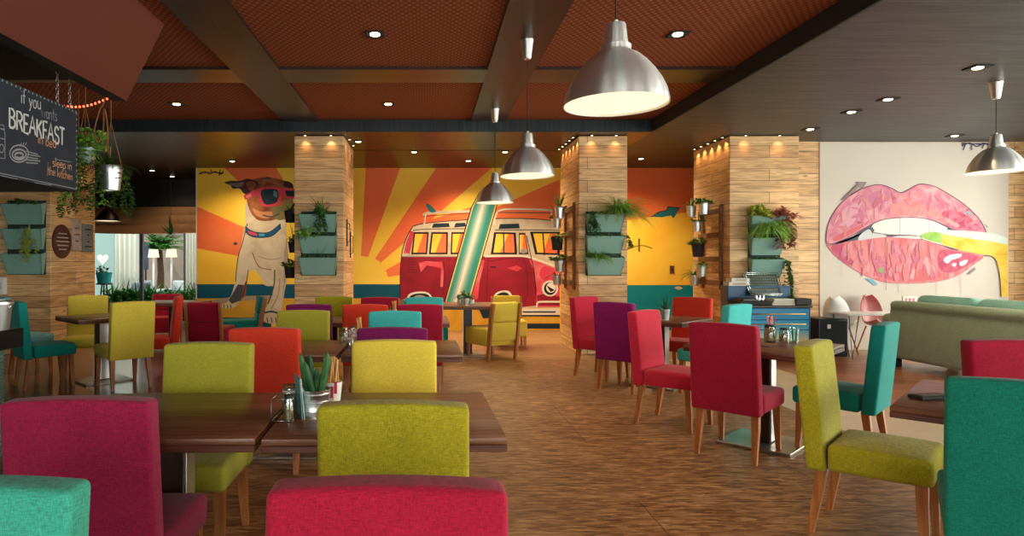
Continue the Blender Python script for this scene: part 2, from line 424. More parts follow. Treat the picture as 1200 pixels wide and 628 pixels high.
struct('trim_4', bm, M_black)
bm = new(); slab(-1.2, 2.25, 10.75, 10.775, 3.246, 3.2505)
struct('trim_5', bm, M_black)
# sloped terracotta bulkhead over the kitchen counter, upper left
bm = new()
prof = [(-2.27, 3.434), (-2.6, 2.77), (-2.72, 2.77), (-2.72, 2.95), (-6.9, 2.95), (-6.9, 3.434)]
hexa(bm, [(x, -4, z) for x, z in prof], [(x, 5.56, z) for x, z in prof])
bmesh.ops.recalc_face_normals(bm, faces=bm.faces)
for f in bm.faces:
    c = f.calc_center_median()
    f.material_index = 1 if (c.z < 3.0 and f.normal.z < -.9) or (c.x < -2.65 and abs(f.normal.y) < .5) else 0  # black underside stands in for the unlit open space above the counter
struct('ceiling_bulkhead', bm, [M_terra, M_black])

# ------------------------------------------------------------------ downlights
def spot_light(parent, loc, energy, angle, blend=.6, color=(1, .74, .45), r=.03, rot=None):
    l = bpy.data.lights.new('spot', 'SPOT'); l.energy = energy; l.spot_size = angle; l.spot_blend = blend; l.color = color; l.shadow_soft_size = r
    o = bpy.data.objects.new('spot_beam', l); C.objects.link(o); o.location = loc
    if rot: o.rotation_euler = rot
    o.parent = parent
    return o
def downlight(x, y, z, label, group, e=40, s=.15, ang=80):
    t = thing('downlight', label, 'ceiling light', (x, y, z), 0, group)
    b = new(); w = .02
    for dx, dy, sx, sy in ((-s/2, 0, w, s+w), (s/2, 0, w, s+w), (0, -s/2, s-w, w), (0, s/2, s-w, w)): box(b, (dx, dy, -.006), (sx, sy, .012), .002, 1)
    box(b, (0, 0, -.001), (s, s, .002))
    fin('frame', b, M_black, t)
    b = new(); lathe(b, [(.045, -.002), (.045, -.012), (.036, -.016), (0, -.018)], 18); fin('lens', b, M_spot, t, 40)
    if e: spot_light(t, (0, 0, -.04), e, math.radians(ang), .6 if ang < 100 else 1.0)
    return t
g = 'square recessed downlights in the woven ceiling'
downlight(-.46, 5.79, 3.435, 'square downlight in the woven panel between the two dark beams, nearest the camera', g, 55)
downlight(-.49, 8.35, 3.435, 'square downlight in the far middle woven panel above the pillar', g, 45)
downlight(-3.25, 8.35, 3.435, 'square downlight in the far left woven panel', g, 45)
downlight(2.28, 5.79, 3.435, 'square downlight in the woven panel right of the big pendant lamp', g, 55)
g = 'square recessed downlights in the charcoal ceiling'
downlight(5.33, 6.18, 3.25, 'square downlight in the charcoal ceiling, nearest and brightest', g, 30)
downlight(5.33, 7.38, 3.25, 'square downlight in the charcoal ceiling, second from the camera', g, 15)
downlight(5.32, 8.0, 3.25, 'square downlight in the charcoal ceiling, third from the camera', g, 15)
downlight(5.43, 9.04, 3.25, 'square downlight in the charcoal ceiling, beside the wooden pillar top', g, 30)
downlight(7.85, 9.5, 3.25, 'square downlight in the charcoal ceiling above the lips painting', g, 30)
g = 'small downlights in the brown soffit'
downlight(.79, 11.85, 3.25, 'small downlight in the brown soffit before the van painting', g, 240, .12, 140)
downlight(-3.6, 11.9, 3.25, 'small downlight in the brown soffit before the dog painting', g, 170, .12, 140)
downlight(-1.05, 9.95, 3.25, 'small downlight beside the top of the middle left pillar', g, 8, .1)
downlight(-.2, 10.9, 3.25, 'small downlight on the soffit joint left of the pendant lamps', g, 190, .1, 145)
downlight(1.35, 10.9, 3.25, 'small downlight on the soffit joint right of the smallest pendant lamp', g, 190, .1, 145)
downlight(3.9, 11.6, 3.25, 'added small downlight in the soffit brightening the orange and yellow wall', g, 330, .1, 145)  # added fixture, put in to brighten this stretch of wall
downlight(-5.6, 13.1, 3.25, 'small downlight in the dark passage ceiling, left one', g, 40, .08, 130)
downlight(-5.55, 14.0, 3.25, 'small downlight in the dark passage ceiling, right one', g, 40, .08, 130)
# wall washers on the pillar tops
def washer(x, y, dx, dy, label, e=5):
    t = thing('wall_washer', label, 'spotlight', (x, y, 3.25), 0, 'wall washers at the pillar tops')
    b = new(); lathe(b, [(.02, 0), (.02, -.012), (.017, -.016)], 14); fin('housing', b, M_black, t, 40)
    b = new(); lathe(b, [(.016, -.016), (.012, -.018), (0, -.019)], 12); fin('lens', b, M_bulb, t, 40)
    spot_light(t, (0, 0, -.025), e, math.radians(95), 1.0, (1, .66, .33), .01)
for k in range(2): washer(-1.78+.38*k, 9.44, 0, 1, 'tiny spotlight at the top front of the middle left pillar, %s' % ('left one', 'right one')[k])
for k in range(2): washer(2.45+.36*k, 9.44, 0, 1, 'tiny spotlight at the top front of the middle right pillar, %s' % ('left one', 'right one')[k])
for k in range(2): washer(4.72+.5*k, 9.44, 0, 1, 'tiny spotlight at the top front of the right pillar, %s' % ('left one', 'right one')[k])
o5 = ('nearest', 'second', 'third', 'fourth', 'farthest')
for k in range(5): washer(2.21, 9.6+.25*k, 1, 0, 'tiny spotlight along the left side of the middle right pillar, %s from the camera' % o5[k], 8)
for k in range(5): washer(4.45, 9.6+.25*k, 1, 0, 'tiny spotlight along the left side of the right pillar, %s from the camera' % o5[k], 10)
for k in range(2): washer(-1.16, 9.75+.5*k, 1, 0, 'tiny spotlight along the right side of the middle left pillar, %s one' % ('near', 'far')[k], 5)
for k in range(2): washer(-5.51, 9.75+.5*k, 1, 0, 'tiny spotlight along the right side of the left pillar, %s one' % ('near', 'far')[k], 4)

# ------------------------------------------------------------------ daylight through the windows
def area(name, loc, rot, sx, sy, e, col):
    l = bpy.data.lights.new(name, 'AREA'); l.shape = 'RECTANGLE'; l.size = sx; l.size_y = sy; l.energy = e; l.color = col
    o = bpy.data.objects.new(name, l); C.objects.link(o); o.location = loc; o.rotation_euler = rot
    return o
for (a, b), e in zip(RW, (420, 560, 430)):
    area('window_daylight', (9.95, (a+b)/2, 1.65), (0, PI/2, 0), 2.6, b-a, e, (1, .93, .82))
for (a, b), e in zip(FW, (220, 260, 290)):
    area('window_daylight', ((a+b)/2, -4.45, 1.7), (PI/2, 0, 0), b-a, 2.1, e, (1, .95, .86))
w = bpy.data.worlds.new('World'); bpy.context.scene.world = w; w.use_nodes = True
bg = w.node_tree.nodes['Background']; bg.inputs['Color'].default_value = (.80, .92, 1.0, 1); bg.inputs['Strength'].default_value = 2.3
sl = bpy.data.lights.new('sun', 'SUN'); sl.energy = 2.6; sl.angle = .03; sl.color = (1, .95, .86)
so = bpy.data.objects.new('sun', sl); C.objects.link(so); so.rotation_euler = Vector((.22, .5, -.85)).to_track_quat('-Z', 'Y').to_euler()

# ------------------------------------------------------------------ camera
cam = bpy.data.cameras.new('camera'); co = bpy.data.objects.new('camera', cam); C.objects.link(co)
co.location = (0, 0, EYE); co.rotation_euler = (PI/2, 0, 0)
cam.sensor_width = 36; cam.lens = 36*F/1200; cam.shift_x = 101/1200; cam.shift_y = -7/1200; cam.clip_start = .05; cam.clip_end = 200
sc = bpy.context.scene; sc.camera = co
sc.view_settings.view_transform = 'Standard'; sc.view_settings.look = 'None'; sc.view_settings.gamma = 1; sc.view_settings.exposure = 0
sc.view_settings.use_curve_mapping = False

# ------------------------------------------------------------------ chairs
FAB = {k: fabric(k+' upholstery', srgb(*v), .22 if k in ('yellow', 'lime', 'turquoise', 'orange', 'red', 'teal') else .4) for k, v in {
    'magenta': (148, 16, 62), 'crimson': (168, 14, 48), 'red': (206, 34, 60), 'orange': (222, 58, 34), 'teal': (14, 140, 130), 'deep teal': (14, 122, 100),
    'turquoise': (72, 190, 186), 'sea green': (60, 162, 138), 'lime': (168, 158, 46), 'olive': (170, 156, 26), 'yellow': (226, 198, 70), 'plum': (120, 12, 84), 'purple': (136, 10, 96),
    'pale teal': (120, 176, 176)}.items()}
M_leg = wood('warm beech leg', srgb(150, 84, 40), srgb(190, 118, 62), .35, (40, 40, 3))
M_frame = wood('oak frame', srgb(158, 98, 52), srgb(192, 128, 74), .4, (40, 40, 3))

def shade(bm):
    for f in bm.faces: f.smooth = True
def chair_back():
    bm = new(); nz, nx = 10, 8
    # closed padded slab: front/back skins on a grid, then walls, corners rounded
    w, z0, z1 = .46, .325, .95
    def pt(i, j, side):
        u = i/nx*2-1; v = j/nz; z = z0+(z1-z0)*v
        lean = -.06*v
        y = lean + (-.25 if side else -.163)
        bulge = .010*(1-u**4)*math.sin(PI*min(1, max(0, v)))
        y += -bulge*.5 if side else bulge
        x = u*w/2*(1-.012*v)
        if j == nz: z -= .010*u*u
        return (x, y, z)
    g = [[[bm.verts.new(pt(i, j, s)) for j in range(nz+1)] for i in range(nx+1)] for s in (0, 1)]
    for s in (0, 1):
        for i in range(nx):
            for j in range(nz): bm.faces.new((g[s][i][j], g[s][i+1][j], g[s][i+1][j+1], g[s][i][j+1]))
    for j in range(nz):
        for i in (0, nx): bm.faces.new((g[0][i][j], g[1][i][j], g[1][i][j+1], g[0][i][j+1]))
    for i in range(nx):
        for j in (0, nz): bm.faces.new((g[0][i][j], g[0][i+1][j], g[1][i+1][j], g[1][i][j]))
    bmesh.ops.recalc_face_normals(bm, faces=bm.faces)
    es = [e for e in bm.edges if e.calc_face_angle(0) > .9]
    bmesh.ops.bevel(bm, geom=es, offset=.016, segments=4, profile=.5, affect='EDGES', clamp_overlap=True)
    return bm
def chair_seat():
    bm = new(); n = 8; w0, y0, y1, z0, z1 = .46, -.158, .262, .33, .465
    def pt(i, j, s):
        u = i/n*2-1; v = j/n
        x = u*w0/2*(1+.02*v); y = y0+(y1-y0)*v
        z = z1 + .016*(1-u*u)*(1-(2*v-1)**2) if s else z0 + .012*v
        return (x, y, z)
    g = [[[bm.verts.new(pt(i, j, s)) for j in range(n+1)] for i in range(n+1)] for s in (0, 1)]
    for s in (0, 1):
        for i in range(n):
            for j in range(n): bm.faces.new((g[s][i][j], g[s][i+1][j], g[s][i+1][j+1], g[s][i][j+1]))
    for k in range(n):
        for e in (0, n):
            bm.faces.new((g[0][e][k], g[1][e][k], g[1][e][k+1], g[0][e][k+1]))
            bm.faces.new((g[0][k][e], g[0][k+1][e], g[1][k+1][e], g[1][k][e]))
    bmesh.ops.recalc_face_normals(bm, faces=bm.faces)
    es = [e for e in bm.edges if e.calc_face_angle(0) > .9]
    bmesh.ops.bevel(bm, geom=es, offset=.026, segments=4, profile=.5, affect='EDGES', clamp_overlap=True)
    return bm
def leg_bm(sx, rear):
    bm = new()
    if rear: rings = [(.185, -.185, .335, .024), (.190, -.20, .22, .022), (.195, -.235, .0, .0145)]
    else: rings = [(.195, .215, .345, .024), (.197, .218, .22, .022), (.20, .232, .0, .0145)]
    prev = None
    for x, y, z, h in rings:
        ring = [bm.verts.new((sx*x+a*h, y+b*h, z)) for a, b in ((-1, -1), (1, -1), (1, 1), (-1, 1))]
        if prev:
            for k in range(4): bm.faces.new((prev[k], prev[(k+1) % 4], ring[(k+1) % 4], ring[k]))
        else: bm.faces.new(ring)
        prev = ring
    bm.faces.new(prev[::-1])
    es = [e for e in bm.edges if e.calc_face_angle(0) > .9]
    bmesh.ops.bevel(bm, geom=es, offset=.004, segments=2, profile=.5, affect='EDGES')
    return bm
def ob_mat(o, m):
    o.material_slots[0].link = 'OBJECT'; o.material_slots[0].material = m
def make_parsons():
    t = thing('dining_chair', 'x', 'chair')
    b = fin('backrest', chair_back(), FAB['red'], t, 60); s = fin('seat', chair_seat(), FAB['red'], t, 60)
    for q in (b, s): ob_mat(q, FAB['red'])
    for sx in (-1, 1):
        fin('leg', leg_bm(sx, True), M_leg, t, 40); fin('leg', leg_bm(sx, False), M_leg, t, 40)
    return t
proto = make_parsons(); used = [False]
def face(o, fx, fy): o.rotation_euler = (0, 0, math.atan2(-fx, fy))
def chair(x, y, fx, fy, fab, label, group):
    o = copy_tree(proto) if used[0] else proto
    used[0] = True
    o.location = (x, y, 0); face(o, fx, fy); tag(o, label, 'chair', group)
    for c in o.children:
        if c.name.startswith(('seat', 'backrest')): c.material_slots[0].link = 'OBJECT'; c.material_slots[0].material = FAB[fab]
    return o
G1 = 'upholstered chairs along the long rows of tables'
chair(-.095, 2.2, .01, 1, 'olive', 'olive yellow chair seen from behind, pushed to the near table with the cactus bucket', G1)
chair(-.073, .97, 0, -1, 'crimson', 'crimson chair cut off by the bottom edge, in front of the olive chair', G1)
chair(-.89, .97, 0, -1, 'sea green', 'sea green chair in the bottom left corner, only its top visible', G1)
chair(-1.085, 2.26, -.03, 1, 'magenta', 'large magenta chair seen from behind at the near left table', G1)
chair(-1.13, 3.1, .02, -1, 'lime', 'lime green chair facing the camera across the near left table', G1)
chair(-.17, 3.2, 0, -1, 'yellow', 'bright yellow chair facing the camera behind the olive chair', G1)
chair(-.215, 4.40, 0, 1, 'plum', 'plum chair showing only its top edge behind the bright yellow chair', G1)
chair(-1.03, 4.38, .02, 1, 'orange', 'orange red chair standing behind the near lime green chair', G1)
chair(-.265, 5.25, 0, -1, 'turquoise', 'turquoise chair facing the camera behind the plum chair', G1)
chair(-1.07, 5.35, 0, -1, 'lime', 'lime chair behind the orange red chair, left of the middle row', G1)
chair(-1.17, 6.68, 0, 1, 'plum', 'plum chair showing a thin top edge behind the middle lime chair', G1)
chair(-.60, 6.66, .02, 1, 'orange', 'orange red chair in the middle row between the lime and the crimson chair', G1)
chair(-.06, 6.66, 0, 1, 'crimson', 'crimson chair with a dark back right of the turquoise chair in the middle row', G1)
chair(-1.13, 7.62, 0, -1, 'olive', 'olive green chair in front of the middle left pillar, above the plum edge', G1)
chair(-.55, 7.42, 0, -1, 'crimson', 'crimson chair top showing left of the painted van, last row', G1)
chair(-.02, 7.42, 0, -1, 'turquoise', 'turquoise chair top in front of the painted van rear wheel, last row', G1)
G2 = 'upholstered chairs around the right hand tables'
chair(2.10, 7.65, .6, -.8, 'red', 'bright red chair beside the middle right pillar, leftmost of the right group', G2)
chair(2.17, 6.93, .7, .7, 'purple', 'purple magenta chair seen from behind, right of the farthest red chair', G2)
chair(2.10, 5.43, .7, -.71, 'red', 'red chair turned to the right with its seat towards the camera, centre right', G2)
chair(2.246, 4.61, .72, .7, 'crimson', 'crimson chair seen from behind in the middle of the right aisle', G2)
chair(3.03, 4.66, -.68, .72, 'teal', 'teal chair side on behind the yellow green chair, its seat pointing left', G2)
chair(2.26, 3.23, .72, -.69, 'olive', 'yellow green chair at the right turned side on, seat half in shade', G2)
chair(2.29, 2.48, .6, .8, 'deep teal', 'large deep green teal chair cut off by the right edge', G2)
chair(3.15, 3.22, -.1, -1, 'crimson', 'dark crimson chair at the right edge in front of the sofa', G2)
chair(3.02, 7.48, -.68, -.73, 'orange', 'orange chair with its back to the right pillar, at the far right table', G2)
chair(2.97, 6.64, -.6, .8, 'turquoise', 'turquoise chair seen edge on left of the blue cabinet', G2)
G3 = 'upholstered chairs around the left hand table'
chair(-3.33, 7.06, -.70, .71, 'yellow', 'yellow chair seen from behind at the square table on the left', G3)
chair(-4.25, 7.13, .7, .71, 'teal', 'teal chair beside the counter at the left, facing right', G3)
chair(-4.17, 7.86, .4, -.92, 'yellow', 'yellow chair against the left wooden pillar facing the camera', G3)
chair(-3.29, 7.78, -.9, -.42, 'orange', 'orange red chair left of the wood framed crimson chair', G3)
chair(-5.05, 8.05, .6, .8, 'pale teal', 'pale teal chair behind the counter and the teal chair, far left', G3)

# wood framed lounge-height chairs at the back
def make_framed():
    t = thing('framed_chair', 'x', 'chair')
    b = new(); box(b, (0, .03, .325), (.50, .54, .25), .03, 3); s = fin('seat', b, FAB['yellow'], t, 50); ob_mat(s, FAB['yellow'])
    R = Matrix.Rotation(math.radians(7), 4, 'X')
    for k, (zc, h) in enumerate(((.39, .26), (.66, .27))):
        b = new(); box(b, (0, -.275-.02*k*1.6, zc+.02), (.43, .085, h), .02, 3, R)
        p = fin('back_cushion', b, FAB['yellow'], t, 50); ob_mat(p, FAB['yellow'])
    for sx in (-1, 1):
        b = new()
        pts = [(-.22, 0), (-.255, .25), (-.29, .55), (-.345, .80)]
        for (ya, za), (yb, zb) in zip(pts, pts[1:]):
            wa = .035 if za else .022
            hexa(b, [(sx*.235-.016, ya-wa-.03, za), (sx*.235+.016, ya-wa-.03, za), (sx*.235+.016, ya+wa-.03, za), (sx*.235-.016, ya+wa-.03, za)],
                 [(sx*.235-.016, yb-.065, zb), (sx*.235+.016, yb-.065, zb), (sx*.235+.016, yb+.005, zb), (sx*.235-.016, yb+.005, zb)])
        fin('back_post', b, M_frame, t)
        b = new()
        hexa(b, [(sx*.215-.015, .245, 0), (sx*.215+.015, .245, 0), (sx*.215+.015, .275, 0), (sx*.215-.015, .275, 0)],
             [(sx*.215-.022, .225, .21), (sx*.215+.022, .225, .21), (sx*.215+.022, .275, .21), (sx*.215-.022, .275, .21)])
        fin('leg', b, M_frame, t)
    return t
fproto = make_framed(); fused = [False]
def framed(x, y, fx, fy, fab, label):
    o = copy_tree(fproto) if fused[0] else fproto
    fused[0] = True
    o.location = (x, y, 0); face(o, fx, fy); tag(o, label, 'chair', 'low wood framed chairs at the back')
    for c in o.children:
        if c.name.startswith(('seat', 'back_cushion')): c.material_slots[0].link = 'OBJECT'; c.material_slots[0].material = FAB[fab]
framed(.93, 9.14, -.5, .86, 'yellow', 'yellow wood framed chair in front of the painted van, seen from behind')
framed(1.34, 10.3, 0, -1, 'yellow', 'yellow wood framed chair half hidden behind the nearer yellow framed chair')
framed(.02, 9.42, 1, 0, 'teal', 'teal wood framed chair left of the back table, mostly hidden')
framed(-3.05, 9.12, 0, 1, 'crimson', 'crimson wood framed chair seen from behind below the dog painting')
framed(-2.98, 10.25, -.92, -.35, 'teal', 'teal wood framed chair at the foot of the painted dog')
framed(-4.45, 10.85, .2, -1, 'red', 'red wood framed chair at the dark table near the garden window')

# ------------------------------------------------------------------ tables
M_walnut = wood('dark walnut tabletop', srgb(92, 54, 38), srgb(142, 94, 66), .33, (2.2, 30, 30))
M_walnut_edge = wood('walnut edge', srgb(78, 38, 26), srgb(112, 60, 40), .4, (3, 40, 40))
M_col = wood('espresso column', srgb(40, 22, 16), srgb(62, 36, 26), .35, (40, 40, 3))
def make_table(w, d, label, loc, rz, group, col=.13, cols=(0,), base=.52, low=None):
    t = thing('cafe_table', label, 'table', (loc[0], loc[1], 0), rz, group)
    b = new(); box(b, (0, 0, .7345), (w, d, .025), .005, 2); top = fin('tabletop', b, M_walnut, t, 40)
    b = new(); th = .03
    for sx, sy, cx, cy in ((w, th, 0, d/2-th/2), (w, th, 0, -d/2+th/2), (th, d-2*th, w/2-th/2, 0), (th, d-2*th, -w/2+th/2, 0)): box(b, (cx, cy, .709), (sx, sy, .026), .003, 1)
    fin('apron', b, M_walnut_edge, t)
    for cx in cols:
        b = new(); box(b, (cx, 0, .37), (col, col, .70), .004, 1); cobj = fin('column', b, M_col, t)
        b = new()
        for s in (-1, 1): box(b, (cx+s*(col/2+.003), 0, .37), (.006, col*.8, .68), .001, 1)
        fin('steel_strip', b, M_steel, cobj)
        b = new(); box(b, (cx, 0, .01), (base, base, .02), .004, 1); fin('base_plate', b, steel('base steel', (.5, .44, .36), .35), t)
    return t
GT = 'dark wooden cafe tables'
make_table(.86, .80, 'dark wooden table in the left foreground behind the magenta chair', (-1.045, 2.65), .03, GT)
make_table(.87, .80, 'dark wooden table in the foreground carrying the cactus bucket', (-.155, 2.66), .025, GT)
make_table(.85, .80, 'dark wooden table in the second row, left half', (-1.025, 4.70), .01, GT)
make_table(.82, .80, 'dark wooden table in the second row, right half beside the plum chair', (-.165, 4.70), .01, GT)
make_table(.85, .80, 'dark wooden table in the third row, left half behind the plum edge', (-1.025, 6.98), 0, GT)
make_table(.82, .80, 'dark wooden table in the third row, right half between crimson and turquoise chairs', (-.165, 6.98), 0, GT)
make_table(.86, .86, 'dark wooden table on the right carrying jars, beside the crimson aisle chair', (2.56, 4.85), -.80, GT)
make_table(.82, .82, 'dark wooden table at the far right with a small plant pot', (2.62, 7.13), -.78, GT)
make_table(.90, .90, 'reddish wooden table corner between the yellow green and deep teal chairs', (2.65, 2.78), -.785, GT)
make_table(.76, .76, 'dark square table on the left among yellow, teal and orange chairs', (-3.74, 7.40), -.76, GT)
make_table(1.0, .95, 'dark table before the painted surfboard with a small plant on it', (.62, 9.5), 0, GT, cols=(0,))
make_table(.9, .85, 'dark table near the garden window at the far left', (-3.95, 10.05), 0, GT)

# ------------------------------------------------------------------ pendant lamps
def pendant(x, y, z, R, ztop, label, hangz):
    t = thing('pendant_lamp', label, 'pendant lamp', (x, y, z), 0, 'brushed steel dome pendant lamps')
    k = R/.25; b = new()
    prof = [(.25, 0), (.247, .02), (.236, .065), (.215, .11), (.186, .155), (.15, .20), (.112, .235), (.085, .25), (.075, .257), (.073, .262), (.073, .285), (.066, .29), (.060, .292), (.058, .30), (.048, .385), (.044, .392), (.012, .393), (.012, .41)]
    lathe(b, [(r*k, h*k) for r, h in prof], 48, cap=False)
    inner = [(.246, .001), (.243, .02), (.232, .063), (.211, .107), (.182, .151), (.146, .196), (.108, .231), (.07, .248), (0, .25)]
    n0 = len(b.faces)
    lathe(b, [(r*k, h*k) for r, h in inner], 48, cap=False, mi=1)
    fin('lamp_shade', b, [M_steel, plain('white enamel', (.85, .8, .7), .5)], t, 50, fix=False)
    b = new(); lathe(b, [(0, .022*k), (.2*k, .022*k), (.238*k, .02*k), (.241*k, .014*k), (.236*k, .010*k), (.2*k, .008*k), (0, .007*k)], 40); fin('diffuser', b, M_lamp, t, 40)
    b = new(); tube(b, [(0, 0, .40*k), (0, 0, ztop-z-.10)], .004, 6); fin('cable', b, M_black, t)
    h = .155*min(1, k); c = ztop-z
    b = new(); lathe(b, [(.012, c-h-.02), (.03, c-h-.018), (.038, c-h), (.058, c-.012), (.06, c)], 24); fin('ceiling_cup', b, M_steel, t, 40)
    spot_light(t, (0, 0, -.02), 55*k*k, math.radians(150), .8, (1, .78, .5), .15)
pendant(.92, 3.10, 2.13, .25, 3.40, 'largest brushed steel pendant lamp, nearest the camera', 0)
pendant(.93, 5.86, 2.155, .25, 3.40, 'middle sized brushed steel pendant lamp, second of the row', 0)
pendant(.92, 8.50, 2.155, .25, 3.40, 'smallest brushed steel pendant lamp before the painted surfboard', 0)
pendant(5.97, 6.70, 2.31, .25, 3.25, 'brushed steel pendant lamp at the right in front of the lips painting', 0)

# ------------------------------------------------------------------ painted walls
def catmull(pts, n=5, closed=True):
    out = []; N = len(pts)
    rng = range(N) if closed else range(N-1)
    for i in rng:
        if closed: p0, p1, p2, p3 = pts[i-1], pts[i], pts[(i+1) % N], pts[(i+2) % N]
        else: p0, p1, p2, p3 = pts[max(0, i-1)], pts[i], pts[i+1], pts[min(N-1, i+2)]
        for k in range(n):
            t = k/n
            out.append(tuple(.5*((2*b) + (c-a)*t + (2*a-5*b+4*c-d)*t*t + (3*b-a-3*c+d)*t**3) for a, b, c, d in zip(p0, p1, p2, p3)))
    if not closed: out.append(pts[-1])
    return out
class Paint:
    """flat coats of paint on a wall whose face is the plane Y = y; every coat lies a hair in front of the one before"""
    def __init__(s, y, sx=1, ox=0, oy=0): s.y = y; s.n = 0; s.parts = {}; s.sx = sx; s.ox = ox; s.oy = oy
    def m(s, p): return (s.ox+p[0]/s.sx, s.oy+p[1]/s.sx)
    def _bm(s, part, mat):
        if part in ('sun_ray', 'sea_band'): s.n_ = getattr(s, 'n_', 0)+1; part = '%s#%d' % (part, s.n_)
        if part not in s.parts: s.parts[part] = (new(), [])
        bm, ms = s.parts[part]
        if mat not in ms: ms.append(mat)
        return bm, ms.index(mat)
    def pt(s, p):
        q = W(p[0], p[1], s.y); q.y = s.y - .004 - s.n*.00004
        return q
    def fill(s, part, pts, mat, smooth=0, raw=False, step=1):
        if not raw: pts = [s.m(p) for p in pts]
        if smooth: pts = catmull(pts, smooth)
        s.n += step
        bm, mi = s._bm(part, mat)
        f = poly(bm, [s.pt(p) for p in pts], mi)
        f.normal_update()
        if f.normal.y > 0: f.normal_flip()
    def line(s, part, pts, w, mat, smooth=4, closed=False):
        pts = [s.m(p) for p in pts]
        if smooth: pts = catmull(pts, smooth, closed)
        s.n += 1
        bm, mi = s._bm(part, mat)
        N = len(pts); L_, R_ = [], []
        for i in range(N):
            a = pts[i-1] if (i or closed) else pts[i]; b = pts[(i+1) % N] if (i < N-1 or closed) else pts[i]
            dx, dy = b[0]-a[0], b[1]-a[1]; l = math.hypot(dx, dy) or 1
            nx, ny = -dy/l*w/2, dx/l*w/2
            L_.append(bm.verts.new(s.pt((pts[i][0]+nx, pts[i][1]+ny)))); R_.append(bm.verts.new(s.pt((pts[i][0]-nx, pts[i][1]-ny))))
        for i in range(N if closed else N-1):
            j = (i+1) % N
            f = bm.faces.new((L_[i], L_[j], R_[j], R_[i])); f.material_index = mi; f.normal_update()
            if f.normal.y > 0: f.normal_flip()
    def ell(s, part, c, rx, ry, mat, n=24, rot=0):
        pts = []
        for k in range(n):
            a = 2*PI*k/n; x, y = rx*math.cos(a), ry*math.sin(a)
            pts.append((c[0]+x*math.cos(rot)-y*math.sin(rot), c[1]+x*math.sin(rot)+y*math.cos(rot)))
        s.fill(part, pts, mat)
    def done(s, parent, subs={}):
        obs = {}
        for k, (bm, ms) in s.parts.items():
            par = obs.get(subs.get(k.split('#')[0]), parent)
            obs[k] = fin(k.split('#')[0], bm, ms, par, fix=False)
            if par is parent: obs[k].location = -parent.location
        return obs
def pc(n, *c, **k): return plain(n, srgb(*c), k.get('r', .62), spec=.3)
K_yel = blotch('mural yellow', [srgb(242, 180, 44), srgb(250, 204, 66), srgb(252, 218, 92)], .5, .6)
K_org = blotch('mural orange', [srgb(236, 96, 48), srgb(242, 118, 66), srgb(244, 138, 84)], .5, .6)
K_teal = pc('mural deep teal', 0, 84, 112); K_teal2 = pc('mural teal', 6, 136, 152); K_teal3 = pc('mural blue green', 30, 120, 130)
K_ink = pc('mural ink', 26, 24, 34); K_ink2 = pc('mural slate', 70, 74, 86)
K_cream = blotch('mural cream', [srgb(178, 166, 142), srgb(206, 194, 168), srgb(222, 212, 188)], 2.2)
K_cream2 = pc('mural shadow cream', 164, 150, 130)
K_brown = blotch('mural brown', [srgb(84, 42, 26), srgb(142, 80, 46), srgb(176, 112, 70)], 3)
K_dbrown = pc('mural dark brown', 66, 38, 32)
K_pink = pc('mural pink', 214, 62, 92); K_lpink = pc('mural light pink', 232, 128, 136)
K_red = blotch('mural red', [srgb(122, 16, 38), srgb(146, 22, 46), srgb(160, 32, 54)], 1.2)
K_dred = pc('mural dark red', 104, 14, 32); K_lred = blotch('mural coral', [srgb(196, 50, 72), srgb(214, 74, 92), srgb(226, 120, 124)], 2.5)
K_white = pc('mural white', 228, 224, 214); K_grey = pc('mural grey', 150, 150, 148)
K_sb1 = pc('board green', 56, 146, 134); K_sb2 = pc('board pale', 184, 196, 186); K_sb3 = pc('board mid', 124, 176, 164); K_sb4 = pc('board edge', 226, 200, 110)
K_ground = blotch('mural sand', [srgb(206, 154, 40), srgb(226, 180, 70)], 2)
K_dkblue = pc('mural night blue', 18, 44, 60)

mural = thing('wall_mural', 'sunset wall painting with a dog in sunglasses and a red van with a surfboard', 'mural', (0, 12.8, 0))
A = Paint(12.8)
bgm = 'background'
A.fill(bgm, [(231, 196.6), (812, 196.6), (812, 387), (231, 387)], K_yel)
def bgf(pts, m, **k): A.fill('sun_ray' if m is K_org else bgm, pts, m, **k)
# dog side rays
bgf([(263, 197), (324, 197), (334, 214), (322, 222), (285, 218)], K_org)
bgf([(231, 242), (290, 268), (290, 302), (231, 291)], K_org)
# rays left of the van: wedges that fan from the sun
bgf([(428.6, 197), (468.8, 197), (431.5, 301), (423, 300)], K_org)
bgf([(510.8, 197), (576, 197), (500, 262), (444, 309.7), (437.5, 306)], K_org)
bgf([(448, 319), (474, 304), (474, 322), (450, 325)], K_org)
bgf([(566, 250), (656, 210), (656, 270), (566, 270)], K_org)
bgf([(474, 270), (490, 262), (560, 240), (574, 250), (560, 300), (474, 300)], K_org)
# right hand end: orange over yellow
bgf([(735, 197), (812, 197), (812, 248), (735, 258)], K_org)
A.ell(bgm, (434, 336), 22, 34, K_yel)
# sea
A.fill('sea_band', [(231, 333), (474, 333), (474, 349.5), (231, 349.5)], K_teal)
A.fill('sea_band', [(733, 334), (812, 334), (812, 387), (733, 387)], K_teal2)
A.fill('sea_band', [(231, 372), (318, 372), (318, 387), (231, 387)], K_teal)
A.fill(bgm, [(231, 349.5), (346, 349.5), (346, 372), (231, 372)], K_ground)
A.fill(bgm, [(345, 349.5), (474, 349.5), (656, 369), (656, 387), (345, 387)], K_ground)
# surf stripe under the dog
A.fill(bgm, [(250, 352), (275, 347), (320, 346), (322, 349), (290, 352), (256, 356)], K_cream2)
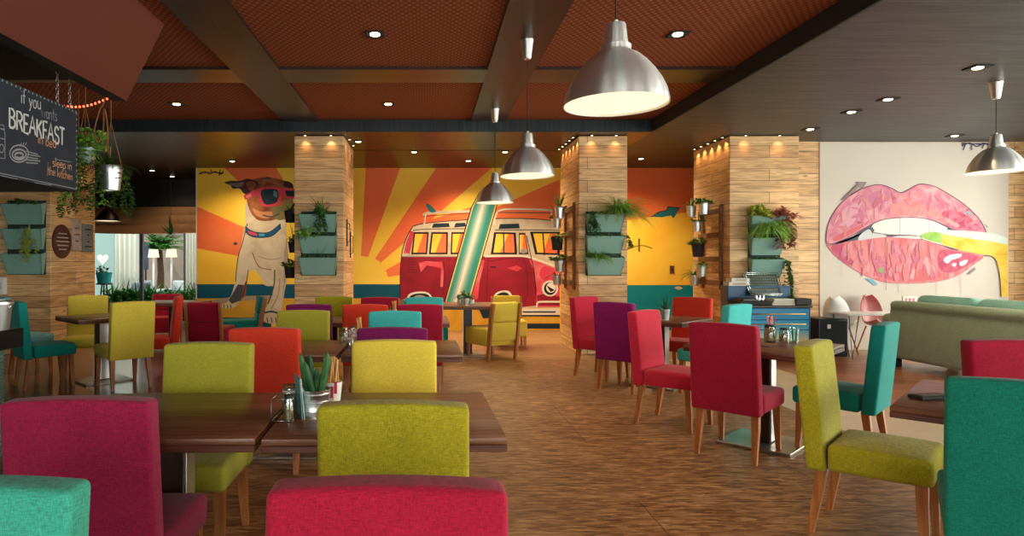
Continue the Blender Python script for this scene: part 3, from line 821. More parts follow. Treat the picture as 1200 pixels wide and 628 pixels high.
# --- dog
D = 'dog_painting'
A.fill(D, [(290, 236), (287, 262), (283, 285), (279, 300), (277, 318), (275, 333), (268, 352), (260, 357), (261, 361), (270, 361), (278, 358), (283, 346), (287, 333), (292, 318), (300, 327), (312, 335), (320, 336), (318, 350), (312, 360), (304, 368), (306, 375), (316, 379), (327, 378), (330, 362), (333, 345), (337, 320), (338, 292), (335, 268), (340, 245), (342, 232), (315, 252)], K_cream, 4)
A.fill(D, [(279, 333), (286, 334), (282, 352), (272, 356), (268, 352)], K_ink2)
A.fill(D, [(286, 334), (290, 326), (288, 346), (282, 352)], K_brown)
A.fill(D, [(292, 318), (299, 316), (312, 333), (320, 337), (300, 328)], K_yel)
A.line(D, [(291, 316), (289, 330), (284, 348)], .9, K_ink)
A.line(D, [(290, 262), (284, 285), (279, 302), (276, 330)], .9, K_ink)
A.line(D, [(302, 300), (316, 304), (330, 302)], 1.2, K_cream2)
A.line(D, [(296, 296), (303, 312), (318, 316)], 1.0, K_brown)
A.line(D, [(322, 316), (321, 335), (314, 356)], 1.4, K_ink2)
A.line(D, [(328, 326), (326, 345), (318, 362)], 1.4, K_cream2)
A.fill(D, [(336, 276), (338, 300), (334, 330), (331, 352), (333, 320), (333, 296)], K_cream2)
for k in range(3): A.line(D, [(262+k*4, 357), (263+k*4, 361)], .9, K_ink)
for k in range(4): A.line(D, [(308+k*5, 372), (309+k*5, 378)], 1.0, K_ink)
A.line(D, [(304, 368), (318, 365), (329, 368)], 2.2, K_ink2)
A.fill(D, [(290, 214), (289, 232), (293, 247), (301, 257), (312, 259), (326, 256), (338, 247), (343, 234), (343, 216), (330, 211), (308, 208)], K_brown, 4)
A.fill(D, [(296, 244), (300, 252), (310, 256), (322, 253), (318, 248), (306, 248)], pc('mural tan', 196, 136, 92), 4)
A.fill(D, [(318, 244), (330, 241), (342, 232), (344, 246), (336, 256), (324, 257)], pc('mural muzzle', 128, 118, 78), 4)
A.line(D, [(308, 252), (318, 254), (328, 250)], 1.6, K_ink2)
A.fill(D, [(340, 246), (343, 244), (343, 256), (339, 258)], K_ink)
A.fill(D, [(263, 214), (270, 212), (281, 212), (290, 209.5), (300, 212), (303, 217), (296, 222), (290, 228), (285, 226), (281, 221), (273, 221), (270, 217)], K_dbrown, 4)
A.fill(D, [(268, 215), (279, 214.5), (286, 213), (284, 218), (276, 219)], pc('mural ear grey', 120, 106, 110), 3)
A.fill(D, [(288, 214), (298, 213), (300, 218), (293, 223)], K_brown, 3)
A.fill(D, [(330, 214), (337, 212.5), (343, 216), (343, 220), (334, 219)], K_dbrown, 3)
A.fill(D, [(308, 209), (320, 208.5), (332, 212), (330, 218), (312, 216)], K_brown, 3)
SG = 'sunglasses'
A.fill(SG, [(285.4, 229), (303.6, 221), (304, 227), (287.3, 234)], K_pink)
A.fill(SG, [(302.6, 221), (311, 219), (320, 218.6), (328, 221), (330, 226), (328.4, 237), (321.7, 241.5), (310, 242), (304.6, 238), (303, 230)], K_pink, 3)
A.fill(SG, [(328, 221), (345, 221), (345, 233), (334, 232), (331, 227)], K_pink)
A.fill(SG, [(306, 223.5), (321, 221.5), (326.5, 225), (325.4, 235), (319.8, 239), (309.5, 238.5)], K_dkblue, 3)
A.fill(SG, [(334, 223.5), (345, 223.5), (345, 230), (336, 230)], K_dkblue)
A.fill(SG, [(321, 222.5), (325.5, 225.5), (324.5, 232), (320, 229)], pc('lens shine', 90, 130, 140))
A.fill(SG, [(288, 229.5), (294, 227), (295, 230), (289, 232.5)], K_lpink)
CO = 'collar'
ct = [(287.3, 265), (294, 270), (302.6, 272.5), (316, 271.7), (328.8, 262)]; cbm = [(329.6, 267), (318, 276.8), (300.7, 278.2), (292, 275.5), (287.6, 271)]
A.fill(CO, catmull(ct, 4, False)+catmull(cbm, 4, False), pc('collar blue', 24, 86, 128))
A.fill(CO, [(290, 270), (301, 273.6), (301.5, 276.6), (292, 274)], K_pink)
A.fill(CO, [(303, 273.6), (310, 273.8), (310, 276.6), (304, 276.6)], pc('collar light blue', 80, 160, 200))
A.line(CO, ct, .8, K_ink); A.line(CO, cbm, .8, K_ink)
# --- lettering-like brush marks, top corner
for q in ([(234, 203), (240, 201), (246, 204), (252, 201), (259, 204), (262, 200)], [(233, 204), (245, 202), (262, 203)], [(258, 199), (257, 206)], [(247, 198.5), (249, 203)]): A.line('brush_mark', q, 1.1, K_ink)
A.fill('brush_mark#2', [(308, 209.5), (313, 207), (319, 208.5), (316, 210.5)], K_ink2)
A.ell('brush_mark#3', (276, 285.5), 2.4, 1.8, K_ink2)
# --- van
V = 'van_painting'
A.fill(V, [(484, 265), (478, 275), (473, 288), (470.5, 301), (469, 322), (469, 354), (474, 358), (600, 361), (656, 361), (656, 259), (612, 256), (560, 257), (503, 261)], K_cream)
A.fill(V, [(470.5, 301), (617, 300), (622, 303), (626, 316), (629, 340), (629, 358), (600, 361), (474, 358), (469, 354), (469, 322)], K_red)
A.fill(V, [(481, 270), (476, 284), (473, 297), (480, 297), (486, 272)], K_lred)
A.fill(V, [(620, 304), (632, 307), (645, 312), (656, 316), (656, 360), (628, 360), (629, 340), (626, 318)], K_lred)
A.fill(V, [(638, 312), (656, 322), (656, 336), (648, 328), (640, 330), (632, 322)], K_pink, 3)
A.fill(V, [(629, 346), (640, 344), (656, 348), (656, 358), (630, 358)], K_red)
WN = [0]
def win(pts, split=None):
    WN[0] += 1; vw = 'van_window#%d' % WN[0]
    A.fill(vw, pts, K_ink)
    cx = sum(p[0] for p in pts)/len(pts); cy = sum(p[1] for p in pts)/len(pts)
    q = [(cx+(x-cx)*.80, cy+(y-cy)*.84) for x, y in pts]
    A.fill(vw, q, K_org)
    a, b, c, d = q
    A.fill(vw, [a, ((a[0]*.3+b[0]*.7), (a[1]*.3+b[1]*.7)), ((d[0]*.7+c[0]*.3), (d[1]*.7+c[1]*.3)), d], K_yel)
win([(485, 272), (502.5, 272), (500.5, 298), (482, 298)]); win([(505.5, 272), (525, 272), (524.5, 298), (502.5, 298)]); win([(529, 272), (545, 272), (545, 298), (528, 298)])
win([(579, 272), (604.5, 272.5), (606, 298), (575, 298)]); win([(608, 273), (615.5, 273), (619.5, 298), (608, 298)]); win([(621, 271.5), (656, 271.5), (656, 299), (627, 298)])
A.line(V, [(590, 272), (590.5, 298)], 1.4, K_ink, 0); A.line(V, [(636, 271.5), (638, 299)], 1.6, K_ink, 0)
A.ell(V, (613.5, 294), 3.5, 3, K_grey)
for x0, x1, y0, y1 in ((506, 527, 262, 267), (532, 546, 261.5, 266.5), (584, 609, 262.5, 268.5)): A.fill(V, [(x0+2, y0), (x1-1, y0-.5), (x1, y1-1), (x0, y1)], K_dkblue)
A.line(V, [(484, 270), (500, 268.5), (545, 268)], .9, K_ink); A.line(V, [(580, 269.5), (620, 269.5), (656, 270)], .9, K_ink)
A.line(V, [(470.5, 300.5), (545, 300.5)], 1.1, K_grey, 0); A.line(V, [(568, 300.5), (600, 300), (618, 301), (640, 308), (656, 314)], 1.8, K_white)
A.line(V, [(484, 265), (478, 275), (473, 288), (470.5, 301), (469, 322), (469, 354)], 1.0, K_ink)
A.line(V, [(484, 265), (503, 261), (560, 257), (612, 256), (656, 259)], 1.0, K_ink)
A.line(V, [(617, 276), (622, 300), (626, 320), (628, 345)], 1.0, K_ink)
for y in range(304, 322, 3): A.line(V, [(478, y), (487, y)], 1.1, K_dred, 0)
A.fill(V, [(491, 308), (498, 306), (518, 307), (520, 318), (519, 336), (516, 336), (517, 314), (500, 311), (493, 319)], K_lred)
A.line(V, [(520, 306), (521, 330), (518, 342)], 1.0, K_dred); A.line(V, [(526, 302), (525, 350)], .8, K_dred, 0)
A.line(V, [(572, 302), (570, 354)], .8, K_dred, 0); A.line(V, [(573, 306), (598, 303), (613, 305), (617, 318), (618, 345), (612, 358)], .9, K_dred)
A.fill(V, [(556, 312), (564, 304), (568, 305), (562, 330), (560, 350), (552, 352)], K_lred)
A.line(V, [(574.5, 313), (581, 313)], 1.6, K_ink, 0)
A.fill(V, [(594, 314), (606, 311), (612, 314), (606, 318)], K_lred)
# wheels
A.fill(V, [(477, 349), (481, 343.5), (492, 341.5), (502, 343), (507, 350), (507, 358), (477, 358)], K_white, 3)
A.fill(V, [(479, 350), (483, 345.5), (492, 343.8), (501, 345), (504.5, 350), (504, 360), (479, 360)], K_ink, 3)
A.ell(V, (492, 352), 9, 6.5, K_grey); A.ell(V, (492, 352), 5, 3.8, K_cream)
A.fill(V, [(576, 357), (579, 346), (586, 341), (596, 341), (601, 348), (604, 358), (604, 361), (576, 361)], K_white, 3)
A.fill(V, [(577.5, 358), (580.5, 347.5), (586.5, 343), (594, 343), (598.5, 349), (601, 361), (600, 372), (578, 372)], K_ink, 3)
A.ell(V, (589, 360), 9, 11, K_ink)
A.fill(V, [(561, 362), (575, 360), (580, 372), (566, 373)], K_dkblue)
# headlamp, bumper
A.ell(V, (644.5, 338), 9.5, 9.5, K_white); A.ell(V, (644.5, 338), 7.2, 7.5, K_ink); A.ell(V, (645.5, 337), 5.6, 6, K_white); A.fill(V, [(640, 334), (650, 340), (645, 342)], K_ink)
A.line(V, [(629, 360), (630, 354.5), (636, 353.5), (656, 353.5)], 2.2, K_white)
A.fill(V, [(608, 361.5), (656, 361.5), (656, 369), (608, 369)], K_white); A.fill(V, [(612, 364.5), (652, 364.5), (650, 366.5), (613, 366.5)], K_ink2)
A.fill(V, [(608, 369), (656, 369), (656, 371), (608, 370.5)], K_ink)
A.fill(V, [(606, 379), (656, 379), (656, 385), (606, 385)], K_dkblue)
# roof rack and little board on the roof
A.line('roof_rack', [(497, 252.5), (500, 250), (520, 248.5), (552, 247.5)], 3.2, K_cream); A.line('roof_rack', [(497, 253.5), (552, 249.5)], .7, K_ink)
A.line('roof_rack', [(499, 251), (497, 264)], 1.3, K_white, 0)
A.fill('roof_rack', [(499, 239), (504, 240), (509, 245), (511, 248), (504, 248.5)], K_teal3, 3)
A.line('roof_rack', [(578, 262), (581, 252), (586, 246.5), (600, 245), (644, 246), (646, 248), (647, 259)], 2.0, K_white)
A.line('roof_rack', [(583, 249), (646, 249.5)], .9, K_ink2, 0)
# surfboard
S = 'surfboard_painting'
def sb(l, r):
    top = [(578, 212), (570, 219), (560, 232)]; L0, L1 = (553, 242), (520.5, 358); R0, R1 = (582, 238), (547, 358)
    f = lambda t, y0=None: None
    lt = lambda a, t: (a[0][0]+(a[1][0]-a[0][0])*t, a[0][1]+(a[1][1]-a[0][1])*t)
    mixp = lambda p, q, k: (p[0]+(q[0]-p[0])*k, p[1]+(q[1]-p[1])*k)
    tip = (577, 211)
    left = [mixp((553, 243), (582, 238), l), mixp((520.5, 358), (548, 358), l)]
    right = [mixp((548, 358), (520.5, 358), 1-r), mixp((582, 238), (553, 243), 1-r)]
    ml = mixp((562, 226), (583, 222), l); mr = mixp((562, 226), (583, 222), r)
    return [tip, ml, left[0], left[1], right[0], right[1], mr]
A.fill(S, sb(-.05, 1.06), K_ink); A.fill(S, sb(0, 1.02), K_sb4); A.fill(S, sb(.05, .96), K_sb1); A.fill(S, sb(.16, .74), pc('board soft', 84, 160, 148)); A.fill(S, sb(.24, .66), K_sb3); A.fill(S, sb(.32, .58), K_sb2); A.fill(S, sb(.40, .50), K_white)
# right hand end details
A.fill('arrow_painting', [(763, 254), (772, 248.5), (781, 246.5), (782, 242.5), (797, 243.5), (789, 256), (786, 252.5), (776, 254.5)], K_teal3)
A.line('arrow_painting', [(763, 254), (772, 248.5), (781, 246.5), (782, 242.5), (797, 243.5)], 1.0, K_ink, 0)
A.fill('fish_painting', [(790, 337), (795, 335.5), (800, 337.5), (795, 339.5)], K_cream, 2)
A.line('brush_mark#4', [(732, 294), (745, 288.5), (755, 288), (764, 291)], 1.1, pc('mural olive', 120, 110, 20)); A.fill('brush_mark#4', [(747.5, 279), (750, 280), (750, 296), (747.5, 294)], pc('mural olive', 120, 110, 20))
A.done(mural, {'sunglasses': D, 'collar': D, 'van_window': V, 'roof_rack': V})

# light switch on the yellow stretch of wall
t = thing('light_switch', 'small dark switch plate on the yellow stretch of the back wall', 'switch', W(787.5, 316, 12.77))
b = new(); box(b, (0, 0, 0), (.085, .016, .16), .004); fin('plate', b, plain('brown plate', srgb(96, 66, 46), .5), t); b = new(); box(b, (0, -.012, 0), (.03, .014, .05), .003); fin('rocker', b, M_black, t)

# ---- lips on the pale wall
lips = thing('wall_mural', 'pink lips with a drinking straw painted on the pale wall panel', 'mural', (0, 10, 0))
B = Paint(9.985)
bpan = new(); p0 = W(960, 166, 10); p1 = W(1181, 410, 10)
box(bpan, ((p0.x+p1.x)/2, 9.993, 1.62), (p1.x-p0.x, .014, 3.24), .002, 1)
fin('wall_panel', bpan, plain('warm white panel', srgb(208, 196, 182), .7, var=.025, vs=1.5), lips).location = -lips.location
B.sx = 4.188; B.ox = 950; B.oy = 190
lip_l = blotch('lip pink', [srgb(192, 96, 128), srgb(208, 120, 144), srgb(222, 146, 154), srgb(228, 172, 172)], 3.4, .7, dist=1.8)
lip_m = blotch('lip rose', [srgb(204, 92, 100), srgb(222, 128, 130), srgb(230, 156, 150)], 3.2, .7, (3, 1, .8), 1.2)
lip_d = blotch('lip deep', [srgb(184, 66, 98), srgb(210, 104, 124)], 4, .7, (1, 1, 1), 2)
lip_p = pc('lip pale', 218, 154, 168); lip_o = pc('lip outline', 116, 56, 84); lip_w = pc('lip wash', 220, 140, 140)
B.fill('lips_painting', [(75, 398), (76, 340), (100, 270), (150, 200), (220, 145), (300, 115), (350, 112), (400, 130), (440, 150), (480, 135), (525, 110), (570, 110), (620, 125), (700, 172), (770, 222), (830, 285), (860, 345), (800, 346), (740, 345), (680, 326), (620, 295), (540, 274), (440, 273), (350, 283), (270, 320), (190, 365), (120, 395)], lip_l, 4)
up = [(75, 398), (76, 340), (100, 270), (150, 200), (220, 145), (300, 115), (350, 112), (400, 130), (440, 150), (480, 135), (525, 110), (570, 110), (620, 125), (700, 172), (770, 222), (830, 285), (860, 345)]
B.fill('lips_painting', [(78, 405), (120, 396), (230, 382), (360, 366), (440, 372), (540, 380), (620, 400), (720, 430), (845, 460), (800, 500), (720, 555), (620, 585), (480, 595), (360, 588), (260, 552), (180, 505), (110, 450)], lip_m, 4)
B.fill('lips_painting', [(78, 408), (160, 395), (262, 326), (340, 284), (440, 272), (560, 275), (640, 300), (690, 327), (760, 350), (720, 432), (620, 400), (540, 380), (440, 372), (360, 366), (230, 382)], pc('mouth dark', 84, 84, 100), 3)
B.fill('teeth_painting', [(300, 312), (345, 284), (440, 274), (560, 277), (650, 312), (668, 330), (600, 350), (530, 362), (430, 356), (350, 352), (306, 345)], pc('tooth white', 232, 222, 212), 3)
B.fill('teeth_painting', [(240, 360), (280, 330), (306, 340), (350, 352), (372, 366), (300, 374), (236, 384)], pc('tooth shade', 206, 202, 200), 3)
B.fill('teeth_painting', [(400, 368), (430, 362), (540, 364), (540, 378), (440, 371)], pc('tooth shade', 206, 202, 200), 2)
B.line('teeth_painting', [(438, 275), (436, 356)], 1.2/1, pc('tooth line', 190, 176, 170), 0)
B.line('teeth_painting', [(580, 282), (578, 350)], .8, pc('tooth line', 190, 176, 170), 0); B.fill('teeth_painting', [(290, 330), (302, 318), (312, 335), (303, 352)], pc('mouth dark', 84, 84, 100)); B.line('teeth_painting', [(306, 345), (380, 356), (430, 357), (520, 360)], .8, lip_o)
# upper lip light and dark washes
B.fill('lips_painting', [(130, 330), (150, 250), (200, 205), (250, 200), (230, 240), (215, 290), (180, 320)], lip_p, 4)
B.fill('lips_painting', [(110, 370), (180, 335), (260, 300), (300, 280), (250, 322), (180, 362), (120, 388)], pc('lip red', 210, 102, 106), 3)
B.fill('lips_painting', [(300, 150), (360, 140), (400, 160), (380, 190), (320, 200), (270, 190)], pc('lip mauve', 202, 118, 146), 4)
B.fill('lips_painting', [(400, 210), (450, 190), (540, 200), (620, 240), (640, 275), (560, 262), (440, 262), (390, 262)], pc('lip salmon', 226, 140, 138), 4)
B.fill('lips_painting', [(640, 250), (700, 235), (770, 265), (830, 320), (800, 335), (740, 325), (690, 305)], lip_d, 4)
B.fill('lips_painting', [(560, 150), (620, 150), (690, 190), (720, 225), (660, 220), (600, 190)], lip_p, 4)
for x in range(420, 660, 24): B.line('lips_painting', [(x, 268-(x-540)**2*.0004), (x+14, 235), (x+26, 205)], .9, lip_m)
# lower lip
B.fill('lips_painting', [(100, 412), (170, 400), (150, 430), (210, 490), (180, 500), (120, 455)], lip_d, 3)
B.fill('lips_painting', [(380, 520), (440, 540), (520, 530), (600, 520), (640, 560), (540, 585), (420, 585), (360, 565)], pc('lip red', 210, 102, 106), 3)
B.fill('lips_painting', [(640, 430), (720, 440), (820, 462), (780, 500), (700, 540), (640, 535), (620, 480)], lip_d, 3)
for q in ([(650, 480), (680, 455), (740, 450), (730, 468), (690, 480), (670, 498)], [(730, 490), (770, 478), (760, 500), (735, 510)], [(690, 500), (715, 495), (705, 515)]): B.fill('lips_painting', q, pc('lip shine', 240, 214, 216), 2)
for k, x in enumerate(range(200, 610, 22)): B.line('lips_painting', [(x, 402-(k % 3)*6), (x+4-(k % 5)*2, 430+(k*37 % 60))], .8+.3*(k % 3), (lip_w, lip_m, pc('lip red', 210, 102, 106))[k % 3])
for k, x in enumerate(range(250, 600, 30)): B.line('lips_painting', [(x, 560), (x-2+(k % 3)*3, 516-(k*29 % 30))], 1.2, (lip_d, lip_w)[k % 2])
B.line('lips_painting', up, .9, lip_o); B.line('lips_painting', [(78, 405), (110, 450), (180, 505), (260, 552), (360, 588), (480, 595), (620, 585), (720, 555), (800, 500), (845, 460)], .5, lip_d)
B.line('lips_painting', [(75, 402), (120, 396), (190, 366), (270, 321), (350, 284), (440, 273), (540, 274), (620, 295), (690, 327)], .7, lip_o)
# watercolour dabs inside the lips
UL = catmull([(75, 398), (76, 340), (100, 270), (150, 200), (220, 145), (300, 115), (350, 112), (400, 130), (440, 150), (480, 135), (525, 110), (570, 110), (620, 125), (700, 172), (770, 222), (830, 285), (860, 345), (800, 346), (740, 345), (680, 322), (620, 292), (540, 270), (440, 269), (350, 278), (270, 315), (190, 360), (120, 392)], 3)
LL = catmull([(78, 405), (120, 398), (230, 386), (360, 370), (440, 376), (540, 384), (620, 404), (720, 434), (845, 460), (800, 500), (720, 555), (620, 585), (480, 595), (360, 588), (260, 552), (180, 505), (110, 450)], 3)
def inside(p, P):
    c = False
    for i in range(len(P)):
        (x1, y1), (x2, y2) = P[i-1], P[i]
        if (y1 > p[1]) != (y2 > p[1]) and p[0] < (x2-x1)*(p[1]-y1)/(y2-y1)+x1: c = not c
    return c
rg = random.Random(21)
dabc = [pc('dab %d' % i, *c) for i, c in enumerate(((210, 122, 142), (220, 140, 148), (204, 112, 134), (214, 124, 130), (224, 154, 156), (202, 106, 128), (216, 134, 144)))]
for P, n, vert in ((UL, 75, .5), (LL, 75, 1.0)):
    k = 0
    while k < n:
        x, y = rg.uniform(80, 850), rg.uniform(112, 592)
        L = rg.uniform(16, 46); w_ = rg.uniform(5, 13); a = (PI/2+rg.gauss(0, .25)) if rg.random() < vert else rg.uniform(0, PI)
        pts = []
        for j in range(8):
            t = 2*PI*j/8; rr = rg.uniform(.7, 1.2); u, v = L*math.cos(t)*rr, w_*math.sin(t)*rr
            pts.append((x+u*math.cos(a)-v*math.sin(a), y+u*math.sin(a)+v*math.cos(a)))
        if not all(inside(q, P) for q in pts) or (P is LL and x > 610): 
            if rg.random() < .02: k += 1
            continue
        B.fill('lips_painting', pts, rg.choice(dabc), 3, step=1); k += 1
# drips
for x, y0, y1 in ((366, 366, 628), (615, 400, 640), (430, 590, 640), (150, 490, 560), (722, 555, 600), (735, 550, 640)): B.line('lips_painting', [(x, y0), (x+1, y1)], .45, lip_p if x != 366 else lip_o, 0)
# straw
B.fill('straw_painting', [(540, 360), (585, 338), (660, 332), (800, 340), (900, 350), (962, 372), (964, 660), (932, 660), (925, 560), (905, 480), (880, 458), (760, 440), (620, 400), (545, 378)], pc('straw green white', 214, 222, 208))
B.fill('straw_painting', [(540, 360), (585, 342), (640, 350), (660, 380), (640, 398), (560, 378)], blotch('straw green', [srgb(130, 178, 70), srgb(176, 206, 110)], 4), 3)
B.fill('straw_painting', [(640, 352), (760, 372), (880, 388), (962, 405), (964, 660), (932, 660), (925, 560), (905, 480), (880, 458), (760, 440), (640, 404)], blotch('straw yellow', [srgb(222, 170, 40), srgb(238, 200, 76), srgb(222, 206, 120)], 2.5))
B.fill('straw_painting', [(640, 352), (760, 372), (720, 385), (650, 375)], pc('straw lime', 196, 206, 100))
B.line('straw_painting', [(845, 460), (885, 462), (910, 490), (925, 560), (932, 660)], .9, lip_o)
# arrow and brush ticks
B.fill('brush_mark', [(146, 188), (216, 120), (232, 110), (220, 98), (272, 100), (250, 130), (238, 122), (170, 178)], pc('brush grey', 150, 128, 128)); B.line('brush_mark', [(146, 188), (216, 120), (220, 98), (272, 100), (250, 130), (170, 178)], .6, lip_o, 0)
B.fill('brush_mark#2', [(262, 570), (300, 575), (326, 600), (315, 606), (290, 588)], pc('brush blue', 110, 170, 196)); B.fill('brush_mark#3', [(765, 548), (805, 515), (806, 528), (775, 552)], pc('brush grey', 150, 128, 128))
B.fill('brush_mark#4', [(846, 296), (868, 322), (860, 318)], lip_o); B.fill('brush_mark#5', [(755, 245), (775, 240), (795, 268), (780, 262)], pc('brush blue grey', 150, 176, 178)); B.ell('brush_mark#6', (342, 530), 12, 14, pc('brush green', 140, 170, 100)); B.ell('lips_painting', (235, 297), 10, 7, lip_d); B.ell('lips_painting', (408, 178), 8, 7, lip_d)
B.sx = 1; B.ox = B.oy = 0
for q in ([(1126, 171), (1136, 168), (1144, 172), (1152, 168), (1162, 172)], [(1128, 176), (1131, 168)], [(1138, 176), (1138, 169)], [(1126, 168), (1145, 169), (1165, 168)], [(1150, 174), (1154, 168), (1160, 174)]): B.line('brush_mark#7', q, 1.2, pc('brush violet', 52, 44, 90))
B.done(lips)

# ------------------------------------------------------------------ plants
def leafmat(name, c1, c2):
    m = blotch(name, [c1, c2], 9, .5)
    return m
L_fern = leafmat('fern green', srgb(84, 150, 48), srgb(172, 214, 96))
L_dark = leafmat('dark leaf', srgb(40, 82, 34), srgb(102, 146, 68))
L_ivy = leafmat('ivy green', srgb(34, 72, 28), srgb(96, 132, 58))
L_lime = leafmat('lime leaf', srgb(136, 156, 34), srgb(206, 206, 86))
L_cact = leafmat('cactus green', srgb(28, 66, 36), srgb(72, 118, 64))
L_red = leafmat('red leaf', srgb(120, 50, 40), srgb(206, 136, 116))
L_hedge = leafmat('garden green', srgb(30, 96, 30), srgb(96, 170, 60))
M_soil = plain('potting soil', (.02, .014, .01), .95)
def strip(bm, pts, ws, up=Vector((0, 0, 1)), fold=.25):
    """a folded leaf blade along pts with half widths ws"""
    prev = None
    for i, p in enumerate(pts):
        t = (pts[min(i+1, len(pts)-1)] - pts[max(0, i-1)])
        s = t.cross(up)
        if s.length < 1e-6: s = Vector((1, 0, 0))
        s.normalize(); n = s.cross(t).normalized()
        w = ws[i]
        r = (bm.verts.new(p - s*w + n*w*fold), bm.verts.new(p), bm.verts.new(p + s*w + n*w*fold))
        if prev:
            for a, b in ((0, 1), (1, 2)):
                f = bm.faces.new((prev[a], prev[b], r[b], r[a])); f.smooth = True
        prev = r
def blades(bm, o, n, L, w, rng, droop=1.0, front=None, rise=.9, seg=6):
    for k in range(n):
        a = rng.uniform(0, 2*PI) if front is None else front + rng.gauss(0, .9)
        d = Vector((math.cos(a), math.sin(a), 0)); l = L*rng.uniform(.6, 1.1); el = rng.uniform(.25, 1.1)*rise
        p = Vector(o) + d*.01; v = Vector((d.x*math.cos(el), d.y*math.cos(el), math.sin(el))); pts = [p.copy()]
        for i in range(seg):
            p = p + v*(l/seg); v = (v + Vector((0, 0, -droop*.42/seg*6*.55))).normalized() if droop else v
            pts.append(p.copy())
        strip(bm, pts, [w*.6]+[w*(1-.85*(i/seg)**1.6) for i in range(1, seg+1)])
def fern(bm, o, n, L, rng, droop=1.0, front=None, leaf=.035, rise=.9):
    """arching fronds with leaflets either side"""
    for k in range(n):
        a = rng.uniform(0, 2*PI) if front is None else front + rng.gauss(0, .85)
        d = Vector((math.cos(a), math.sin(a), 0)); l = L*rng.uniform(.55, 1.1); el = rng.uniform(.3, 1.2)*rise; seg = 9
        p = Vector(o); v = Vector((d.x*math.cos(el), d.y*math.cos(el), math.sin(el))); pts = [p.copy()]
        for i in range(seg):
            p = p + v*(l/seg); v = (v + Vector((0, 0, -droop*.2))).normalized(); pts.append(p.copy())
        strip(bm, pts, [.0025]*len(pts))
        for i in range(1, len(pts)):
            t = (pts[i]-pts[i-1]).normalized(); s = t.cross(Vector((0, 0, 1))).normalized()
            h = leaf*(1-.75*i/seg)*rng.uniform(.8, 1.2)
            for q in (-1, 1):
                for e in (0, .5):
                    c = pts[i]-(pts[i]-pts[i-1])*e
                    strip(bm, [c, c+s*q*h*.6+t*h*.25, c+s*q*h+t*h*.45-Vector((0, 0, h*.2))], [h*.14, h*.2, .0008])
def rosette(bm, c, n, l, w, rng, tilt=.5):
    for k in range(n):
        a = 2*PI*k/n + rng.uniform(-.3, .3); e = rng.uniform(.1, 1.2)*tilt*2
        v = Vector((math.cos(a)*math.cos(e), math.sin(a)*math.cos(e), math.sin(e))); ll = l*rng.uniform(.7, 1.15)
        strip(bm, [c, c+v*ll*.5, c+v*ll-Vector((0, 0, ll*.25))], [w*.35, w, .001])
def bush(bm, o, R, n, leaf, w, rng, sq=.8):
    for k in range(n):
        v = Vector((rng.gauss(0, 1), rng.gauss(0, 1), abs(rng.gauss(0, .8)))).normalized()*R*rng.uniform(.45, 1.0)
        c = Vector(o)+Vector((v.x, v.y, v.z*sq))
        tube(bm, [o, (Vector(o)+c)/2+Vector((0, 0, .01)), c], [.004, .003, .0015], 4, False)
        rosette(bm, c, 5, leaf, w, rng)
def trail(bm, o, n, L, leaf, rng, front=None, spread=.10):
    for k in range(n):
        a = rng.uniform(0, 2*PI) if front is None else front + rng.gauss(0, .8)
        d = Vector((math.cos(a), math.sin(a), 0)); p = Vector(o); l = L*rng.uniform(.5, 1.1); seg = 12
        pts = []
        for i in range(seg+1):
            t = i/seg
            pts.append(Vector(o) + d*(spread*(1-math.exp(-4*t))) + Vector((rng.uniform(-.012, .012), rng.uniform(-.012, .012), .04*math.sin(min(1, 3*t)*PI)-l*t)))
        tube(bm, pts, .0022, 4, False)
        for q in pts[1:]:
            for _ in range(2):
                b = rng.uniform(0, 2*PI); v = Vector((math.cos(b), math.sin(b), -.5)).normalized(); ll = leaf*rng.uniform(.7, 1.2)
                strip(bm, [q, q+v*ll*.5, q+v*ll], [ll*.14, ll*.36, .001])
R_ = random.Random(7)
def plant(kind, label, loc, fn, mat, group=None):
    b = new(); fn(b)
    o = fin(kind, b, mat, None, fix=False); o.location = loc
    return tag(o, label, 'plant', group)

# ------------------------------------------------------------------ sage green pocket planters on the pillars
M_sage = plain('sage green planter', srgb(128, 166, 154), .5, var=.05, vs=4)
M_sagedk = plain('shaded planter back', srgb(40, 56, 50), .9)  # dark back panel: the shade behind the pockets is put into its colour
def planter(x, z, w, h, label, yface=9.497):
    t = thing('wall_planter', label, 'wall planter', (x, yface, z), 0, 'sage green pocket planters on the pillars')
    b = new(); box(b, (0, -.01, h/2), (w*.94, .02, h), .004, 1); fin('back_panel', b, M_sagedk, t)
    n = 3; ph = h/n
    for k in range(n):
        z0 = k*ph+.01; z1 = z0+ph*.80; d0, d1 = .06, .16; th = .012
        b = new()
        # flared open trough: floor, slanted front, two end walls
        def plate(a, b_, c, d, n_):
            o = [Vector(p)+Vector(n_)*th for p in (a, b_, c, d)]
            hexa(b, [a, b_, c, d], o)
        wb, wt = w*.86/2, w/2
        plate((-wb, -d0, z0), (wb, -d0, z0), (wt, -d1, z1), (-wt, -d1, z1), (0, .95, .2))
        plate((-wb, -.02, z0), (-wb, -d0, z0), (-wt, -d1, z1), (-wt, -.02, z1+.03), (1, 0, 0))
        plate((wb, -.02, z0), (wb, -d0, z0), (wt, -d1, z1), (wt, -.02, z1+.03), (-1, 0, 0))
        plate((-wb, -.02, z0), (wb, -.02, z0), (wb, -d0, z0), (-wb, -d0, z0), (0, 0, 1))
        p = fin('pocket', b, M_sage, t)
        b = new(); hexa(b, [(-wb+.012, -.02, z0+.02), (wb-.012, -.02, z0+.02), (wb-.012, -d0+.008, z0+.02), (-wb+.012, -d0+.008, z0+.02)],
                        [(-wt+.02, -.02, z1-.035), (wt-.02, -.02, z1-.035), (wt-.02, -d1+.03, z1-.035), (-wt+.02, -d1+.03, z1-.035)])
        s = fin('soil', b, M_soil, p)
    return t
FR = -PI/2
